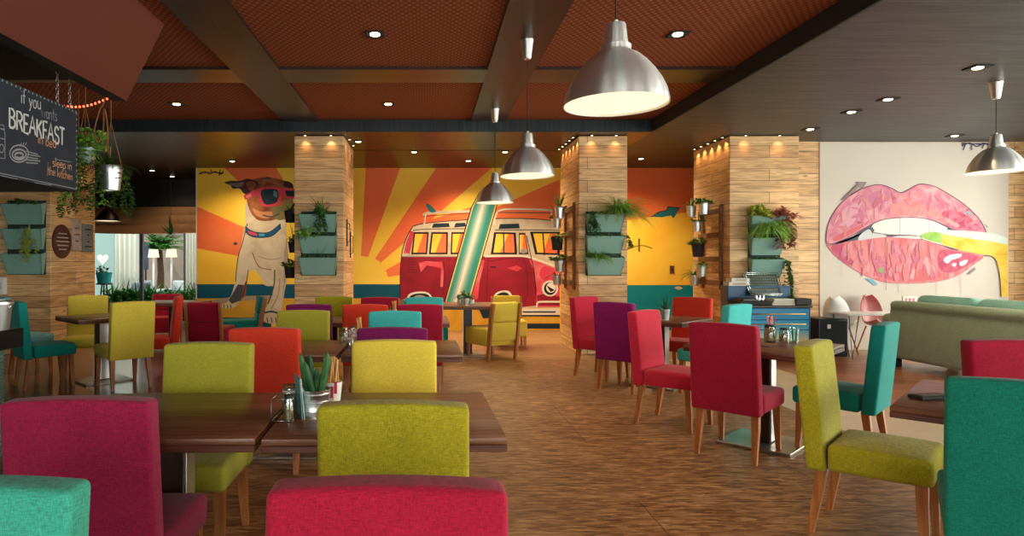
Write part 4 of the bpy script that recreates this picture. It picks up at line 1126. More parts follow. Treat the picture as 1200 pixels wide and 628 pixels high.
def pz(k, h): return k*h/3+.01+h/3*.80-.03
# middle left pillar
def up(px, py, d=9.4): return W(px, py, d)
planter(W(372.5, 0, 9.4).x, W(0, 323, 9.4).z, .56, .95, 'three pocket sage green planter on the middle left pillar')
b0 = W(0, 323, 9.4).z; xc = W(372.5, 0, 9.4).x
plant('spider_plant', 'wispy plant in the top pocket of the middle left pillar planter', (xc+.06, 9.41, b0+pz(2, .95)), lambda b: (blades(b, (0, 0, 0), 46, .38, .011, R_, .8, None, 1.2), bush(b, (0, -.03, 0), .16, 22, .08, .018, R_), trail(b, (0, -.06, 0), 8, .25, .05, R_, FR)), L_dark)
plant('trailing_plant', 'leafy plant in the middle pocket at the left of the middle left planter', (xc-.16, 9.40, b0+pz(1, .95)), lambda b: (bush(b, (0, -.03, 0), .20, 32, .08, .018, R_, 1.1), blades(b, (0, 0, 0), 26, .3, .012, R_, 1.0, FR)), L_fern)
plant('succulent_clump', 'small grey green plants in the middle pocket of the middle left planter', (xc+.10, 9.41, b0+pz(1, .95)), lambda b: [rosette(b, Vector((x, 0, .02)), 10, .07, .012, R_) for x in (-.08, 0, .08, .14)], L_ivy)
plant('succulent_clump', 'spiky low plants in the lowest pocket of the middle left planter', (xc, 9.41, b0+pz(0, .95)), lambda b: ([rosette(b, Vector((x, 0, .02)), 10, .09, .012, R_) for x in (-.2, -.12, .08, .16, .22)], blades(b, (0, 0, 0), 7, .3, .006, R_, .3, None, 1.5)), L_ivy)
# middle right pillar
xc = W(709, 0, 9.4).x; b0 = W(0, 323, 9.4).z
planter(xc, b0, .56, .95, 'three pocket sage green planter on the middle right pillar')
plant('boston_fern', 'big bright fern spilling from the top pocket of the middle right pillar', (xc+.16, 9.38, b0+pz(2, .95)), lambda b: (fern(b, (0, -.04, .04), 64, .56, R_, 1.0, None, .055, .95), blades(b, (0, -.05, .02), 150, .64, .011, R_, 1.15, -.7)), L_fern)
plant('trailing_plant', 'pale trailing plant in the top pocket, left of the big fern', (xc-.18, 9.38, b0+pz(2, .95)), lambda b: (trail(b, (0, 0, .02), 10, .3, .05, R_, FR), bush(b, (0, 0, 0), .1, 8, .06, .016, R_)), L_ivy)
plant('succulent_clump', 'dark sprig in the middle pocket of the middle right planter', (xc+.05, 9.38, b0+pz(1, .95)), lambda b: ([rosette(b, Vector((x, 0, .02)), 9, .1, .012, R_) for x in (-.1, 0, .2)], trail(b, (.22, 0, .02), 3, .2, .05, R_, 0)), L_dark)
plant('boston_fern', 'small fern spilling from the lowest pocket of the middle right planter', (xc-.14, 9.37, b0+pz(0, .95)), lambda b: (fern(b, (0, -.03, .02), 44, .34, R_, 1.1, None, .045), blades(b, (0, -.04, .02), 50, .32, .008, R_, 1.2, None)), L_fern)
# right pillar
xc = W(899, 0, 9.4).x; b0 = W(0, 325, 9.4).z
planter(xc, b0, .50, .95, 'three pocket sage green planter on the right pillar above the blue cabinet')
plant('croton_plant', 'lime yellow leafy plant in the top pocket of the right pillar planter', (xc-.13, 9.40, b0+pz(2, .95)), lambda b: bush(b, (0, 0, 0), .2, 34, .10, .024, R_, 1.1), L_lime)
plant('croton_plant', 'reddish pink leafy plant hanging from the right of the right pillar planter', (xc+.20, 9.38, b0+pz(2, .95)-.05), lambda b: (bush(b, (0, 0, 0), .22, 40, .11, .022, R_, 1.0), trail(b, (.03, -.05, .02), 8, .38, .09, R_, FR)), L_red)
plant('boston_fern', 'grassy green fern spilling from the middle pocket of the right pillar planter', (xc-.04, 9.35, b0+pz(1, .95)+.08), lambda b: (fern(b, (0, -.05, .04), 40, .40, R_, 1.2, None, .045), blades(b, (0, -.06, .04), 150, .50, .010, R_, 1.4, FR)), L_fern)
plant('succulent_clump', 'low dark plants in the lowest pocket of the right pillar planter', (xc, 9.40, b0+pz(0, .95)), lambda b: [rosette(b, Vector((x, 0, .02)), 10, .08, .016, R_) for x in (-.16, -.08, 0, .08, .16)], L_dark)
plant('trailing_plant', 'trailing plant hanging at the lower right of the right pillar planter', (xc+.25, 9.36, b0+pz(0, .95)), lambda b: trail(b, (0, 0, .02), 14, .62, .05, R_, -.6, .08), L_ivy)
# left pillar
xc = W(27, 0, 9.4).x; b0 = W(0, 322, 9.4).z
planter(xc, b0, .60, 1.10, 'three pocket sage green planter on the far left pillar below the chalkboard')
plant('trailing_plant', 'dark plants in the top pocket of the far left planter', (xc, 9.40, b0+pz(2, 1.1)), lambda b: (bush(b, (-.1, 0, 0), .15, 16, .07, .02, R_), bush(b, (.12, 0, 0), .12, 12, .07, .02, R_)), L_dark)
plant('trailing_plant', 'yellow green trailing stems from the middle pocket of the far left planter', (xc+.1, 9.38, b0+pz(1, 1.1)), lambda b: (trail(b, (0, 0, .02), 7, .45, .06, R_, FR), blades(b, (0, 0, 0), 6, .3, .012, R_, 1.4, FR)), L_lime)

# ------------------------------------------------------------------ little pots on racks at the pillar sides
M_plank = wood('weathered plank', srgb(96, 62, 38), srgb(140, 94, 58), .6, (40, 40, 3))
def pot_profile(r, h): return [(0, .004), (r*.72, .004), (r*.72, 0), (r*.76, 0), (r*.95, h*.86), (r*1.03, h*.87), (r*1.03, h*.93), (r*.96, h*.94), (r, h), (r*.93, h), (r*.88, h*.86), (0, h*.85)]
def rack(xf, y0, y1, z0, z1, sgn, label):
    t = thing('wall_pot_rack', label, 'plant rack', (xf, (y0+y1)/2, z0), 0, 'wooden pot racks on the pillar sides')
    for k in range(2):
        b = new(); box(b, (sgn*.015, (k-.5)*(y1-y0), (z1-z0)/2), (.03, .09, z1-z0), .004, 1); fin('upright', b, M_plank, t)
    for k in range(4):
        b = new(); box(b, (sgn*.045, 0, .1+(z1-z0-.2)*k/3), (.03, y1-y0+.14, .08), .004, 1); fin('cross_bar', b, M_plank, t)
def pot_plant(x, y, z, r, h, label, style, mat, potmat, group):
    t = thing('hanging_pot', label, 'potted plant', (x, y, z), 0, group)
    b = new(); lathe(b, pot_profile(r, h), 20); p = fin('pot', b, potmat, t, 40)
    b = new(); tube(b, [(-r*.2, -r*.98, h*.9), (-r*.9*0, -r*1.15, h*.92), (r*.2, -r*.98, h*.9)], .003, 5); fin('hook', b, M_black, p)
    b = new(); o = (0, 0, h*.86)
    if style == 'spiky': blades(b, o, 26, .30, .008, R_, .35, None, 1.3)
    elif style == 'fern': fern(b, o, 22, .26, R_, 1.0, None, .04)
    elif style == 'bush': bush(b, o, .15, 26, .08, .02, R_)
    elif style == 'strap': blades(b, o, 22, .30, .018, R_, 1.0, None, 1.0)
    elif style == 'wisp': (blades(b, o, 14, .42, .005, R_, .3, None, 1.3), bush(b, o, .12, 14, .06, .014, R_))
    fin('foliage', b, mat, t, fix=False)
rack(2.27, 9.75, 10.35, .95, 2.28, -1, 'wooden pot rack on the left side of the middle right pillar')
rack(4.51, 9.75, 10.4, .95, 2.25, -1, 'wooden pot rack on the left side of the right pillar')
G4 = 'small pots on the middle right pillar rack'
for (px, py, d, st, mt, pm, r, lb) in (
    (656, 256, 9.85, 'spiky', L_dark, M_zinc, .085, 'zinc pot with spiky plant, topmost left on the middle right pillar rack'),
    (653, 267, 10.3, 'wisp', L_ivy, M_zinc, .075, 'zinc pot just below the spiky one on the middle right pillar rack'),
    (653, 293, 10.0, 'fern', L_fern, M_black, .10, 'black pot with a bushy fern halfway up the middle right pillar rack'),
    (656, 318, 9.85, 'bush', L_dark, M_zinc, .085, 'zinc pot with leafy plant low on the middle right pillar rack'),
    (653, 334, 10.2, 'strap', L_red, M_zinc, .075, 'zinc pot with reddish leaves, lowest on the middle right pillar rack')):
    p = W(px, py, d); pot_plant(min(p.x, 2.205-r), d, p.z, r, r*2.1, lb, st, mt, pm, G4)
G5 = 'small pots on the right pillar rack'
for (px, py, d, st, mt, pm, r, lb) in (
    (825, 251, 9.85, 'bush', L_dark, M_zinc, .085, 'zinc pot topmost right on the right pillar rack'),
    (810, 254, 10.4, 'strap', L_dark, M_zinc, .085, 'zinc pot topmost left on the right pillar rack'),
    (817, 271, 10.1, 'wisp', L_ivy, M_zinc, .075, 'zinc pot second row down on the right pillar rack'),
    (818, 301, 10.05, 'bush', L_dark, M_black, .10, 'black pot with dark leaves midway on the right pillar rack'),
    (822, 324, 9.85, 'fern', L_fern, M_zinc, .085, 'zinc pot low right on the right pillar rack'),
    (814, 335, 10.35, 'strap', L_dark, M_zinc, .085, 'zinc pot lowest left on the right pillar rack')):
    p = W(px, py, d); pot_plant(min(p.x, 4.445-r), d, p.z, r, r*2.1, lb, st, mt, pm, G5)
# dark pots on the left side of the middle left pillar
rack(-1.95, 9.75, 10.35, .85, 2.25, -1, 'dark wooden pot rack beside the painted dog on the middle left pillar')
G6 = 'small pots on the middle left pillar rack'
for (x, d, z, st, r, lb) in ((-2.10, 9.9, 1.98, 'strap', .09, 'dark pot with strap leaves, upper one beside the painted dog head'), (-2.11, 10.2, 1.52, 'wisp', .085, 'dark pot with thin leaves beside the painted dog chest'), (-2.10, 9.9, 1.12, 'bush', .09, 'dark pot with leafy plant beside the painted dog leg')):
    pot_plant(x, d, z, r, r*2.0, lb, st, L_dark, M_black, G6)
# long dark wall handles on the right side of the middle left pillar
for k, (y, z) in enumerate(((9.85, 1.62), (10.3, 1.45))):
    t = thing('wall_hook', 'slim dark bracket on the right side of the middle left pillar, %s one' % ('near', 'far')[k], 'bracket', (-1.22, y, z), 0, 'slim dark brackets on the pillar side')
    b = new(); box(b, (.008, 0, .2), (.016, .05, .42), .003, 1); fin('plate', b, M_black, t); b = new(); tube(b, [(.01, 0, .05), (.05, 0, .07), (.05, 0, .33), (.01, 0, .35)], .007, 6); fin('bar', b, M_black, t)

# ------------------------------------------------------------------ chalkboard sign over the counter
SX = -2.83
def sgn(px, py):                                   # a point of the chalk face (plane X = SX)
    k = (499-px)/-SX
    return (F/k, EYE+(307-py)/k)
sign = thing('chalkboard_sign', 'black chalkboard box sign about breakfast hanging at the upper left', 'sign', (SX, 4.3, 1.94))
b = new(); Y0, Y1, Z0, Z1 = 3.3, 5.20, 1.94, 2.60
box(b, (-.55, (Y0+Y1)/2-4.3, (Z1-Z0)/2), (1.1, Y1-Y0, Z1-Z0), .008, 2); fin('board', b, plain('chalkboard slate', srgb(38, 44, 56), .75, var=.18, vs=5), sign)
M_chalk = plain('white chalk', srgb(206, 206, 204), .9); M_chalk2 = plain('orange chalk', srgb(206, 150, 110), .9); M_chalk3 = plain('dim chalk', srgb(150, 150, 152), .9)
def arc(cx, cy, rx, ry, a0, a1, n=9): return [(cx+rx*math.cos(math.radians(a0+(a1-a0)*i/n)), cy+ry*math.sin(math.radians(a0+(a1-a0)*i/n))) for i in range(n+1)]
GL = {  # strokes in a box one unit high (x height .55)
 'i': (.22, [[(.1, .5), (.1, 0)], [(.1, .68), (.1, .72)]]), 'f': (.36, [arc(.32, .74, .16, .16, 60, 180)+[(.16, 0)], [(.02, .48), (.32, .48)]]),
 'y': (.5, [[(.05, .5), (.24, .08)], [(.45, .5), (.16, -.25), (.04, -.24)]]), 'o': (.52, [arc(.26, .26, .2, .25, 90, 450, 14)]),
 'u': (.52, [[(.07, .5), (.07, .2)]+arc(.25, .2, .18, .19, 180, 360)+[(.43, .5)], [(.43, .2), (.45, 0)]]),
 'w': (.72, [[(.05, .5), (.18, .02), (.34, .42), (.5, .02), (.66, .5)]]), 'a': (.52, [arc(.25, .25, .19, .25, 70, 430, 14), [(.44, .5), (.44, .05), (.5, 0)]]),
 'n': (.52, [[(.08, .5), (.08, 0)], [(.08, .32)]+arc(.26, .3, .18, .2, 180, 0)+[(.44, 0)]]), 't': (.4, [[(.2, .8), (.2, .1), (.3, 0), (.38, .05)], [(.04, .52), (.38, .52)]]),
 's': (.44, [arc(.22, .38, .14, .12, 30, 270, 8)+arc(.22, .13, .15, .13, 90, -150, 8)]), 'b': (.52, [[(.08, .9), (.08, 0)], arc(.26, .26, .19, .25, 180, -180, 14)]),
 'e': (.5, [[(.08, .28), (.44, .28)]+arc(.26, .26, .19, .25, 10, 320, 12)]), 'd': (.54, [[(.46, .9), (.46, 0)], arc(.27, .26, .19, .25, 0, 360, 14)]),
 'l': (.24, [[(.1, .9), (.1, .05), (.18, 0)]]), 'p': (.52, [[(.08, .5), (.08, -.35)], arc(.27, .26, .19, .25, 180, -180, 14)]),
 'h': (.52, [[(.08, .9), (.08, 0)], [(.08, .32)]+arc(.26, .3, .18, .2, 180, 0)+[(.44, 0)]]), 'k': (.48, [[(.08, .9), (.08, 0)], [(.42, .5), (.08, .2)], [(.2, .3), (.44, 0)]]),
 'c': (.46, [arc(.26, .26, .2, .25, 50, 310, 12)]),
 'B': (.62, [[(.1, 0), (.1, 1), (.38, .98), (.5, .86), (.5, .68), (.36, .54), (.1, .53)], [(.36, .54), (.56, .4), (.56, .16), (.4, .01), (.1, 0)]]),
 'R': (.62, [[(.1, 0), (.1, 1), (.4, .98), (.54, .84), (.54, .66), (.4, .5), (.1, .5)], [(.32, .5), (.58, 0)]]), 'E': (.54, [[(.5, 1), (.1, 1), (.1, 0), (.5, 0)], [(.1, .52), (.42, .52)]]),
 'A': (.64, [[(.04, 0), (.32, 1), (.6, 0)], [(.14, .36), (.5, .36)]]), 'K': (.6, [[(.1, 1), (.1, 0)], [(.54, 1), (.1, .44)], [(.26, .6), (.56, 0)]]),
 'F': (.52, [[(.5, 1), (.1, 1), (.1, 0)], [(.1, .52), (.42, .52)]]), 'S': (.56, [arc(.3, .74, .2, .24, 20, 270, 9)+arc(.3, .25, .22, .25, 90, -160, 9)]), 'T': (.58, [[(.03, 1), (.57, 1)], [(.3, 1), (.3, 0)]]), ' ': (.34, [])}
class Chalk:
    n = 0
    def __init__(s): s.bm = new()
    def stroke(s, pts, w):
        Chalk.n += 1; x = .0015 + Chalk.n*.00001
        L_, R = [], []
        for i in range(len(pts)):
            a = pts[max(0, i-1)]; c = pts[min(len(pts)-1, i+1)]; dx, dy = c[0]-a[0], c[1]-a[1]; l = math.hypot(dx, dy) or 1
            nx, ny = -dy/l*w/2, dx/l*w/2; e = 1.0
            L_.append(s.bm.verts.new((x, pts[i][0]+nx-4.3, pts[i][1]+ny-1.94))); R.append(s.bm.verts.new((x, pts[i][0]-nx-4.3, pts[i][1]-ny-1.94)))
        for i in range(len(pts)-1): s.bm.faces.new((L_[i], L_[i+1], R[i+1], R[i]))
def write(name, txt, p0, p1, h, w, mat):
    a, c = sgn(*p0), sgn(*p1); L = math.hypot(c[0]-a[0], c[1]-a[1]); d = ((c[0]-a[0])/L, (c[1]-a[1])/L)
    tot = sum(GL[q][0] for q in txt); sx = L/tot; ch = Chalk(); x = 0; rr = random.Random(len(txt))
    for q in txt:
        j = rr.uniform(-.03, .05)
        for st in GL[q][1]:
            ch.stroke([(a[0]+d[0]*(x+u*sx)-d[1]*0, a[1]+d[1]*(x+u*sx)+(v+j)*h) for u, v in st], w)
        x += GL[q][0]*sx
    o = fin(name, ch.bm, mat, sign, fix=True)
    return o
write('chalk_lettering', 'if you', (24, 121), (48, 129), .115, .007, M_chalk)
write('chalk_lettering', 'wants', (48, 137.5), (67, 142.5), .10, .006, M_chalk3)
write('chalk_lettering', 'BREAKFAST', (9.5, 148.5), (75.5, 171), .130, .018, M_chalk)
write('chalk_lettering', 'in bed', (44, 168), (65.5, 174), .085, .007, M_chalk2)
write('chalk_lettering', 'sleep in', (61, 194.5), (84, 199.5), .075, .007, M_chalk2)
write('chalk_lettering', 'the kitchen', (55.5, 204.5), (85, 211.5), .072, .006, M_chalk2)
ch = Chalk()
def cstroke(pts, w=.006): ch.stroke([sgn(*p) for p in pts], w)
cstroke(arc(22, 180, 11, 10, 0, 360, 22), .009); cstroke(arc(22, 181, 8, 6, 0, 360, 18), .012); cstroke(arc(22, 182, 5, 3, 0, 360, 12), .014)
for k in range(5): cstroke([(30, 177+k*3.4), (44+(k % 2)*3, 181+k*2.6)], .007)
for k in range(3): cstroke([(23+k*3, 172-k), (25+k*3, 167)], .006)
cstroke([(0, 146), (4, 147), (4.6, 152), (5.4, 158), (5.4, 186), (0, 185)], .006); cstroke([(0, 150.5), (4.6, 152)], .009); cstroke(arc(1.5, 174, 2.6, 5, 0, 360, 12), .006); cstroke([(0, 162), (5, 163)], .006)
cstroke([(0, 205.5), (20, 210)], .004); cstroke([(40, 214), (60, 217)], .004)
cstroke([(64, 186.5), (84, 190)], .004); cstroke([(56, 190), (55, 206)], .004)
fin('chalk_drawing', ch.bm, M_chalk3, sign)
ch = Chalk()
for k in range(40):
    y = Y0+.03+k*(Y1-Y0-.06)/39
    ch.stroke([(y-.007, Z1-.018), (y+.007, Z1-.018)], .014)
for k in range(14):
    z = Z0+.03+k*(Z1-Z0-.06)/13; ch.stroke([(Y1-.018, z-.007), (Y1-.018, z+.007)], .014)
ch.stroke([(Y0+.02, Z0+.02), (Y1-.02, Z0+.02)], .005)
fin('chalk_border', ch.bm, M_chalk3, sign)
# chains
def link_mesh():
    b = new(); pts = [(0, .011*math.cos(a), .022*math.sin(a)) for a in [2*PI*i/12 for i in range(13)]]
    tube(b, pts, .0032, 6, False); return b
M_chain = plain('dull chain steel', (.45, .43, .40), .35, 1)
for k, (dy, dx) in enumerate(((-.18, -.06), (-.06, -.03))):
    t = thing('hanging_chain', 'steel chain holding up the chalkboard sign, %s one' % ('left', 'right')[k], 'chain', (SX+dx, Y1+dy, Z1), 0, 'chains of the chalkboard sign')
    b = new()
    for i in range(10):
        M = Matrix.Translation((0, 0, .02+i*.034)) @ rotz(PI/2*(i % 2))
        pts = [M @ Vector((0, .011*math.cos(a), .022*math.sin(a))) for a in [2*PI*q/12 for q in range(13)]]
        tube(b, pts, .0032, 6, False)
    fin('links', b, M_chain, t)
    b = new(); lathe(b, [(.018, .35), (.018, .343), (.006, .338), (.004, .325)], 10); fin('hook', b, M_chain, t)

# ------------------------------------------------------------------ hanging plants behind the sign
M_rope = plain('jute rope', srgb(150, 96, 56), .9)
def hanging(px, py, d, label, r, h, potmat, fol, mat, zr=3.42):
    p = W(px, py, d); t = thing('hanging_planter', label, 'hanging planter', p)
    b = new(); lathe(b, pot_profile(r, h), 24); q = fin('pot', b, potmat, t, 40)
    b = new()
    for a in (0, 2*PI/3, 4*PI/3): tube(b, [(r*math.cos(a), r*math.sin(a), h*.95), (r*.3*math.cos(a), r*.3*math.sin(a), h+.28), (0, 0, h+.42)], .004, 5)
    tube(b, [(0, 0, h+.42), (0, 0, zr-p.z)], .005, 6)
    fin('rope', b, M_rope, t)
    b = new(); fol(b, (0, 0, h*.88)); fin('foliage', b, mat, t, fix=False)
hanging(130, 223, 6.1, 'silver bucket with fern and trailing ivy hanging from ropes right of the chalkboard', .105, .23, M_zinc, lambda b, o: (fern(b, o, 40, .34, R_, .9, None, .05, 1.1), trail(b, o, 10, .42, .05, R_, None, .2)), L_ivy)
hanging(100, 192, 6.3, 'small pale pot with leafy ivy hanging just behind the chalkboard edge', .085, .16, plain('pale glazed pot', srgb(170, 190, 180), .4), lambda b, o: (bush(b, o, .24, 60, .08, .024, R_, .9), trail(b, o, 14, .5, .055, R_, None, .2)), L_fern)
hanging(92, 234, 7.6, 'trailing ivy hanging low in front of the left wooden pillar', .08, .13, plain('terracotta pot', srgb(150, 84, 56), .8), lambda b, o: (trail(b, o, 10, .3, .05, R_, None, .22), bush(b, o, .14, 20, .06, .018, R_)), L_ivy, 3.42)
# loose rope loop
t = thing('rope_loop', 'loose looped rope dangling beside the hanging bucket', 'rope', W(122, 115, 6.0))
b = new(); tube(b, catmull([(0, 0, .5), (0, 0, 0), (-.05, .02, -.1), (-.09, 0, -.3), (-.06, 0, -.42), (-.02, .02, -.3), (.0, 0, -.1), (.03, 0, -.25), (.03, .01, -.5), (.05, 0, -.56), (.06, 0, -.46)], 5, False), .007, 7); fin('strand', b, M_rope, t)
# red fairy lights
t = thing('fairy_lights', 'short string of glowing red fairy lights above the hanging plants', 'string lights', W(100, 118, 6.0))
a0, a1 = W(66, 123, 6.0), W(130, 113.5, 6.0); o0 = W(100, 118, 6.0)
pts = [a0.lerp(a1, i/14)-o0-Vector((0, 0, .05*math.sin(PI*i/14))) for i in range(15)]
b = new(); tube(b, pts, .003, 5); tube(b, [pts[0], pts[0]+Vector((0, 0, 3.43-(pts[0]+o0).z))], .003, 5); tube(b, [pts[-1], pts[-1]+Vector((0, 0, 3.43-(pts[-1]+o0).z))], .003, 5); fin('cable', b, M_black, t)
M_redglow = plain('red bulb', (.8, .05, .02), .4, emit=(1, .10, .04), es=5)
for p in pts[1:-1]:
    b = new(); lathe(b, [(0, -.012), (.008, -.009), (.010, 0), (.006, .008), (0, .011)], 10, p); fin('bulb', b, M_redglow, t)
# dark dome pendant over the left table
t = thing('pendant_lamp', 'dark metal dome pendant lamp hanging at the left below the ivy bucket', 'pendant lamp', W(126, 259, 8.6))
b = new(); lathe(b, [(.165, 0), (.155, .03), (.12, .09), (.075, .14), (.04, .17), (.035, .23), (.02, .24), (.02, .27)], 28, cap=False); lathe(b, [(.163, 0), (.15, .03), (.115, .088), (.07, .136), (0, .16)], 28, cap=False, mi=1); fin('lamp_shade', b, [plain('dark bronze', (.05, .035, .025), .35, 1), M_white], t, 50, fix=False)
b = new(); lathe(b, [(0, .012), (.13, .016), (.15, .012), (.13, .006), (0, .004)], 24); fin('diffuser', b, M_lamp, t, 40)
b = new(); tube(b, [(0, 0, .26), (0, 0, 3.434-W(126, 259, 8.6).z)], .006, 6); fin('cable', b, M_black, t)
spot_light(t, (0, 0, -.02), 18, math.radians(140), .8, (1, .7, .4), .08)

# ------------------------------------------------------------------ service counter at the left edge
M_corr = plain('corrugated zinc', srgb(150, 176, 168), .35, .7)
t = thing('service_counter', 'black topped service counter with corrugated metal front at the left edge', 'counter', (-3.5, 3.2, 0))
b = new(); box(b, (-.05, 0, .845), (1.45, 2.6, .13), .006, 1); fin('worktop', b, M_blackgl, t)
b = new(); n = 130; prev = None
for i in range(n*4+1):
    z = .03 + .75*i/(n*4)*1.0; x = .56 + .008*math.sin(2*PI*(z/.024))
    cur = [b.verts.new((x, -1.26, z)), b.verts.new((x, 1.26, z))]
    if prev: f = b.faces.new((prev[0], prev[1], cur[1], cur[0])); f.smooth = True
    prev = cur
fin('corrugated_front', b, M_corr, t, fix=True)
b = new(); n = 50; prev = None
for i in range(n*8+1):
    z = .03 + .75*i/(n*8); y = 1.26 + .006*math.sin(2*PI*(z/.024))
    cur = [b.verts.new((-.7, y, z)), b.verts.new((.56, y, z))]
    if prev: f = b.faces.new((prev[0], prev[1], cur[1], cur[0])); f.smooth = True
    prev = cur
fin('corrugated_end', b, M_corr, t)
b = new(); box(b, (-.08, 0, .39), (1.24, 2.5, .78), .004, 1); fin('carcass', b, M_black, t)
p = W(9, 386, 4.45); p.z = .912
t = thing('metal_bucket', 'small metal bucket standing on the black counter at the left edge', 'bucket', (p.x, p.y-.12, p.z))
b = new(); lathe(b, pot_profile(.10, .20), 24); fin('pail', b, M_zinc, t, 40); b = new(); tube(b, [(.1*math.cos(a), 0, .17+.02*0-.06*abs(math.sin(a))) for a in [PI*i/14 for i in range(15)]], .004, 6); fin('handle', b, M_chrome, t)
# plaques on the left pillar's right side (X = -5.57)
def plaque(px, py, w, h, label, roundp, mat, mat2, txtline):
    k = (499-px)/5.57; y = F/k; z = EYE+(307-py)/k
    t = thing('wall_plaque', label, 'wall sign', (-5.568, y, z))
    b = new()
    if roundp:
        lathe(b, [(0, 0), (w/2, 0), (w/2, .012), (w*.45, .018), (w*.43, .012), (0, .012)], 28, (0, 0, 0), Matrix.Rotation(PI/2, 4, 'Y'))
    else: box(b, (.008, 0, 0), (.016, w, h), .004)
    fin('panel', b, mat, t, 40)
    b = new()
    for zz, l in txtline: box(b, (.018, 0, zz), (.004, l, .02), .0)
    fin('relief', b, mat2, t)
M_rust = plain('rust brown enamel', srgb(74, 36, 28), .5, var=.2, vs=20); M_pale = plain('faded sign paint', srgb(176, 160, 150), .7, var=.2, vs=12)
plaque(72, 283, .52, .52, 'round rust brown sign on the side of the left pillar', True, M_rust, M_pale, [(.12, .22), (.06, .3), (0, .34), (-.06, .3), (-.12, .2)])
plaque(89, 275, .28, .50, 'narrow pale sign between the round sign and the grey plate', False, M_pale, plain('sign red', srgb(130, 60, 60), .6), [(.1, .12), (.0, .16), (-.1, .1)])
plaque(102, 279, .34, .46, 'grey metal plate on the side of the left pillar, rightmost of the signs', False, plain('grey sign plate', srgb(110, 122, 120), .4, var=.1, vs=20), M_ink if 'M_ink' in globals() else M_black, [(.14, .2), (.05, .05), (-.06, .05), (-.14, .2)])
p = W(2, 335, 9.46); t = thing('wall_box', 'small pale box on the left pillar under the sage planter', 'box', (p.x, 9.495, p.z-.12)); b = new(); box(b, (0, -.04, .12), (.12, .08, .25), .008); fin('housing', b, M_white, t); b = new(); box(b, (0, -.085, .12), (.06, .01, .1), .003); fin('cover', b, plain('light grey plastic', (.5, .5, .5), .5), t)

# ------------------------------------------------------------------ things on the tables
TZ = .747
def jar(x, y, z, r, h, fill, lid, label, group=None, fh=.7):
    t = thing('glass_jar', label, 'jar', (x, y, z), 0, group)
    b = new(); lathe(b, [(0, .003), (r*.92, .003), (r, .012), (r, h*.72), (r*.78, h*.84), (r*.78, h*.9), (r*.74, h*.9), (r*.74, h*.83), (r*.95, h*.71), (r*.95, .012), (0, .008)], 22); fin('jar', b, M_glass2, t, 50)
    b = new(); lathe(b, [(0, .009), (r*.93, .012), (r*.93, h*fh), (0, h*fh+.004)], 20); fin('contents', b, fill, t, 50)
    b = new(); lathe(b, [(r*.80, h*.88), (r*.82, h*.88), (r*.82, h), (0, h)], 20); fin('lid', b, lid, t, 50)
M_glass2 = glass('jar glass', (.86, .92, .9), .14)
M_sugar = plain('brown sugar', srgb(186, 142, 92), .9, var=.3, vs=90); M_sach = plain('paper sachets', srgb(216, 196, 176), .8, var=.35, vs=60); M_cork = plain('cork lid', srgb(120, 84, 50), .9); M_salt = plain('white salt', (.75, .74, .7), .9); M_pep = plain('ground pepper', srgb(166, 132, 92), .9, var=.3, vs=120)
def sticks(b, n, r, h, z, rng, w=.004):
    for k in range(n):
        a = rng.uniform(0, 2*PI); q = rng.uniform(.1, .8)*r; x, y = q*math.cos(a), q*math.sin(a)
        M = Matrix.Translation((x, y, z)) @ Matrix.Rotation(rng.uniform(-.16, .16), 4, 'X') @ Matrix.Rotation(rng.uniform(-.16, .16), 4, 'Y') @ rotz(rng.uniform(0, 3))
        box(b, (0, 0, 0), (w, w*3, h), .001, 1, None) if False else box(b, M.translation, (w*2.2, w*1.6, h*rng.uniform(.9, 1.05)), .001, 1, M.to_3x3().to_4x4())
def at(px, d): return ((px-499)*d/F, d)
# near table
x, y = at(369, 2.62)
t = thing('cactus_bucket', 'ribbed zinc bucket holding finger shaped cactus stems on the foreground table', 'potted plant', (x, y, TZ))
b = new(); r, h = .060, .105
lathe(b, [(0, .004), (r*.84, .004), (r*.84, 0), (r*.88, 0), (r*.90, h*.16), (r*.94, h*.18), (r*.94, h*.22), (r*.92, h*.24), (r*.96, h*.5), (r*1.0, h*.52), (r*1.0, h*.57), (r*.97, h*.59), (r*1.0, h*.8), (r*1.05, h*.83), (r*1.05, h*.88), (r*1.02, h*.9), (r*1.08, h*.98), (r*1.06, h), (r*1.0, h*.97), (r*.95, h*.85), (0, h*.84)], 28); fin('bucket', b, M_zinc, t, 40)
b = new(); lathe(b, [(r*.95, h*.85), (r*.5, h*.9), (0, h*.92)], 20, cap=False); fin('soil', b, M_soil, t)
for k, (dx, dy, tx, ty, hh, rr) in enumerate(((-.028, -.012, -.028, -.01, .165, .0125), (-.004, -.022, -.03, -.015, .13, .012), (.030, -.014, .026, -.012, .172, .0125), (.012, .012, .045, .01, .14, .015), (-.02, .02, -.012, .02, .15, .015), (.002, .0, .006, 0, .10, .013))):
    b = new(); n = 20; rings = []
    for i in range(9):
        v = i/8; cx, cy = dx+tx*v, dy+ty*v; z = h*.85+hh*v; q = rr*(1 if v < .8 else math.sqrt(max(.02, 1-((v-.8)/.2)**2)))*(.85+.15*math.sin(PI*min(1, v*1.3)))
        rings.append([b.verts.new((cx+q*(1+.16*math.cos(5*a))*math.cos(a), cy+q*(1+.16*math.cos(5*a))*math.sin(a), z)) for a in [2*PI*j/n for j in range(n)]])
    for A_, B_ in zip(rings, rings[1:]):
        for j in range(n): f = b.faces.new((A_[j], A_[(j+1) % n], B_[(j+1) % n], B_[j])); f.smooth = True
    b.faces.new(rings[-1]); fin('cactus_stem', b, L_cact, t)
x, y = at(338, 2.50); jar(x+.0, y, TZ, .020, .105, M_pep, M_black, 'small dark lidded pepper shaker beside the cactus bucket', None, .66)
x, y = at(339.5, 2.66); jar(x, y, TZ, .032, .115, M_sach, M_cork, 'glass jar of pale sachets behind the pepper shaker', None, .8)
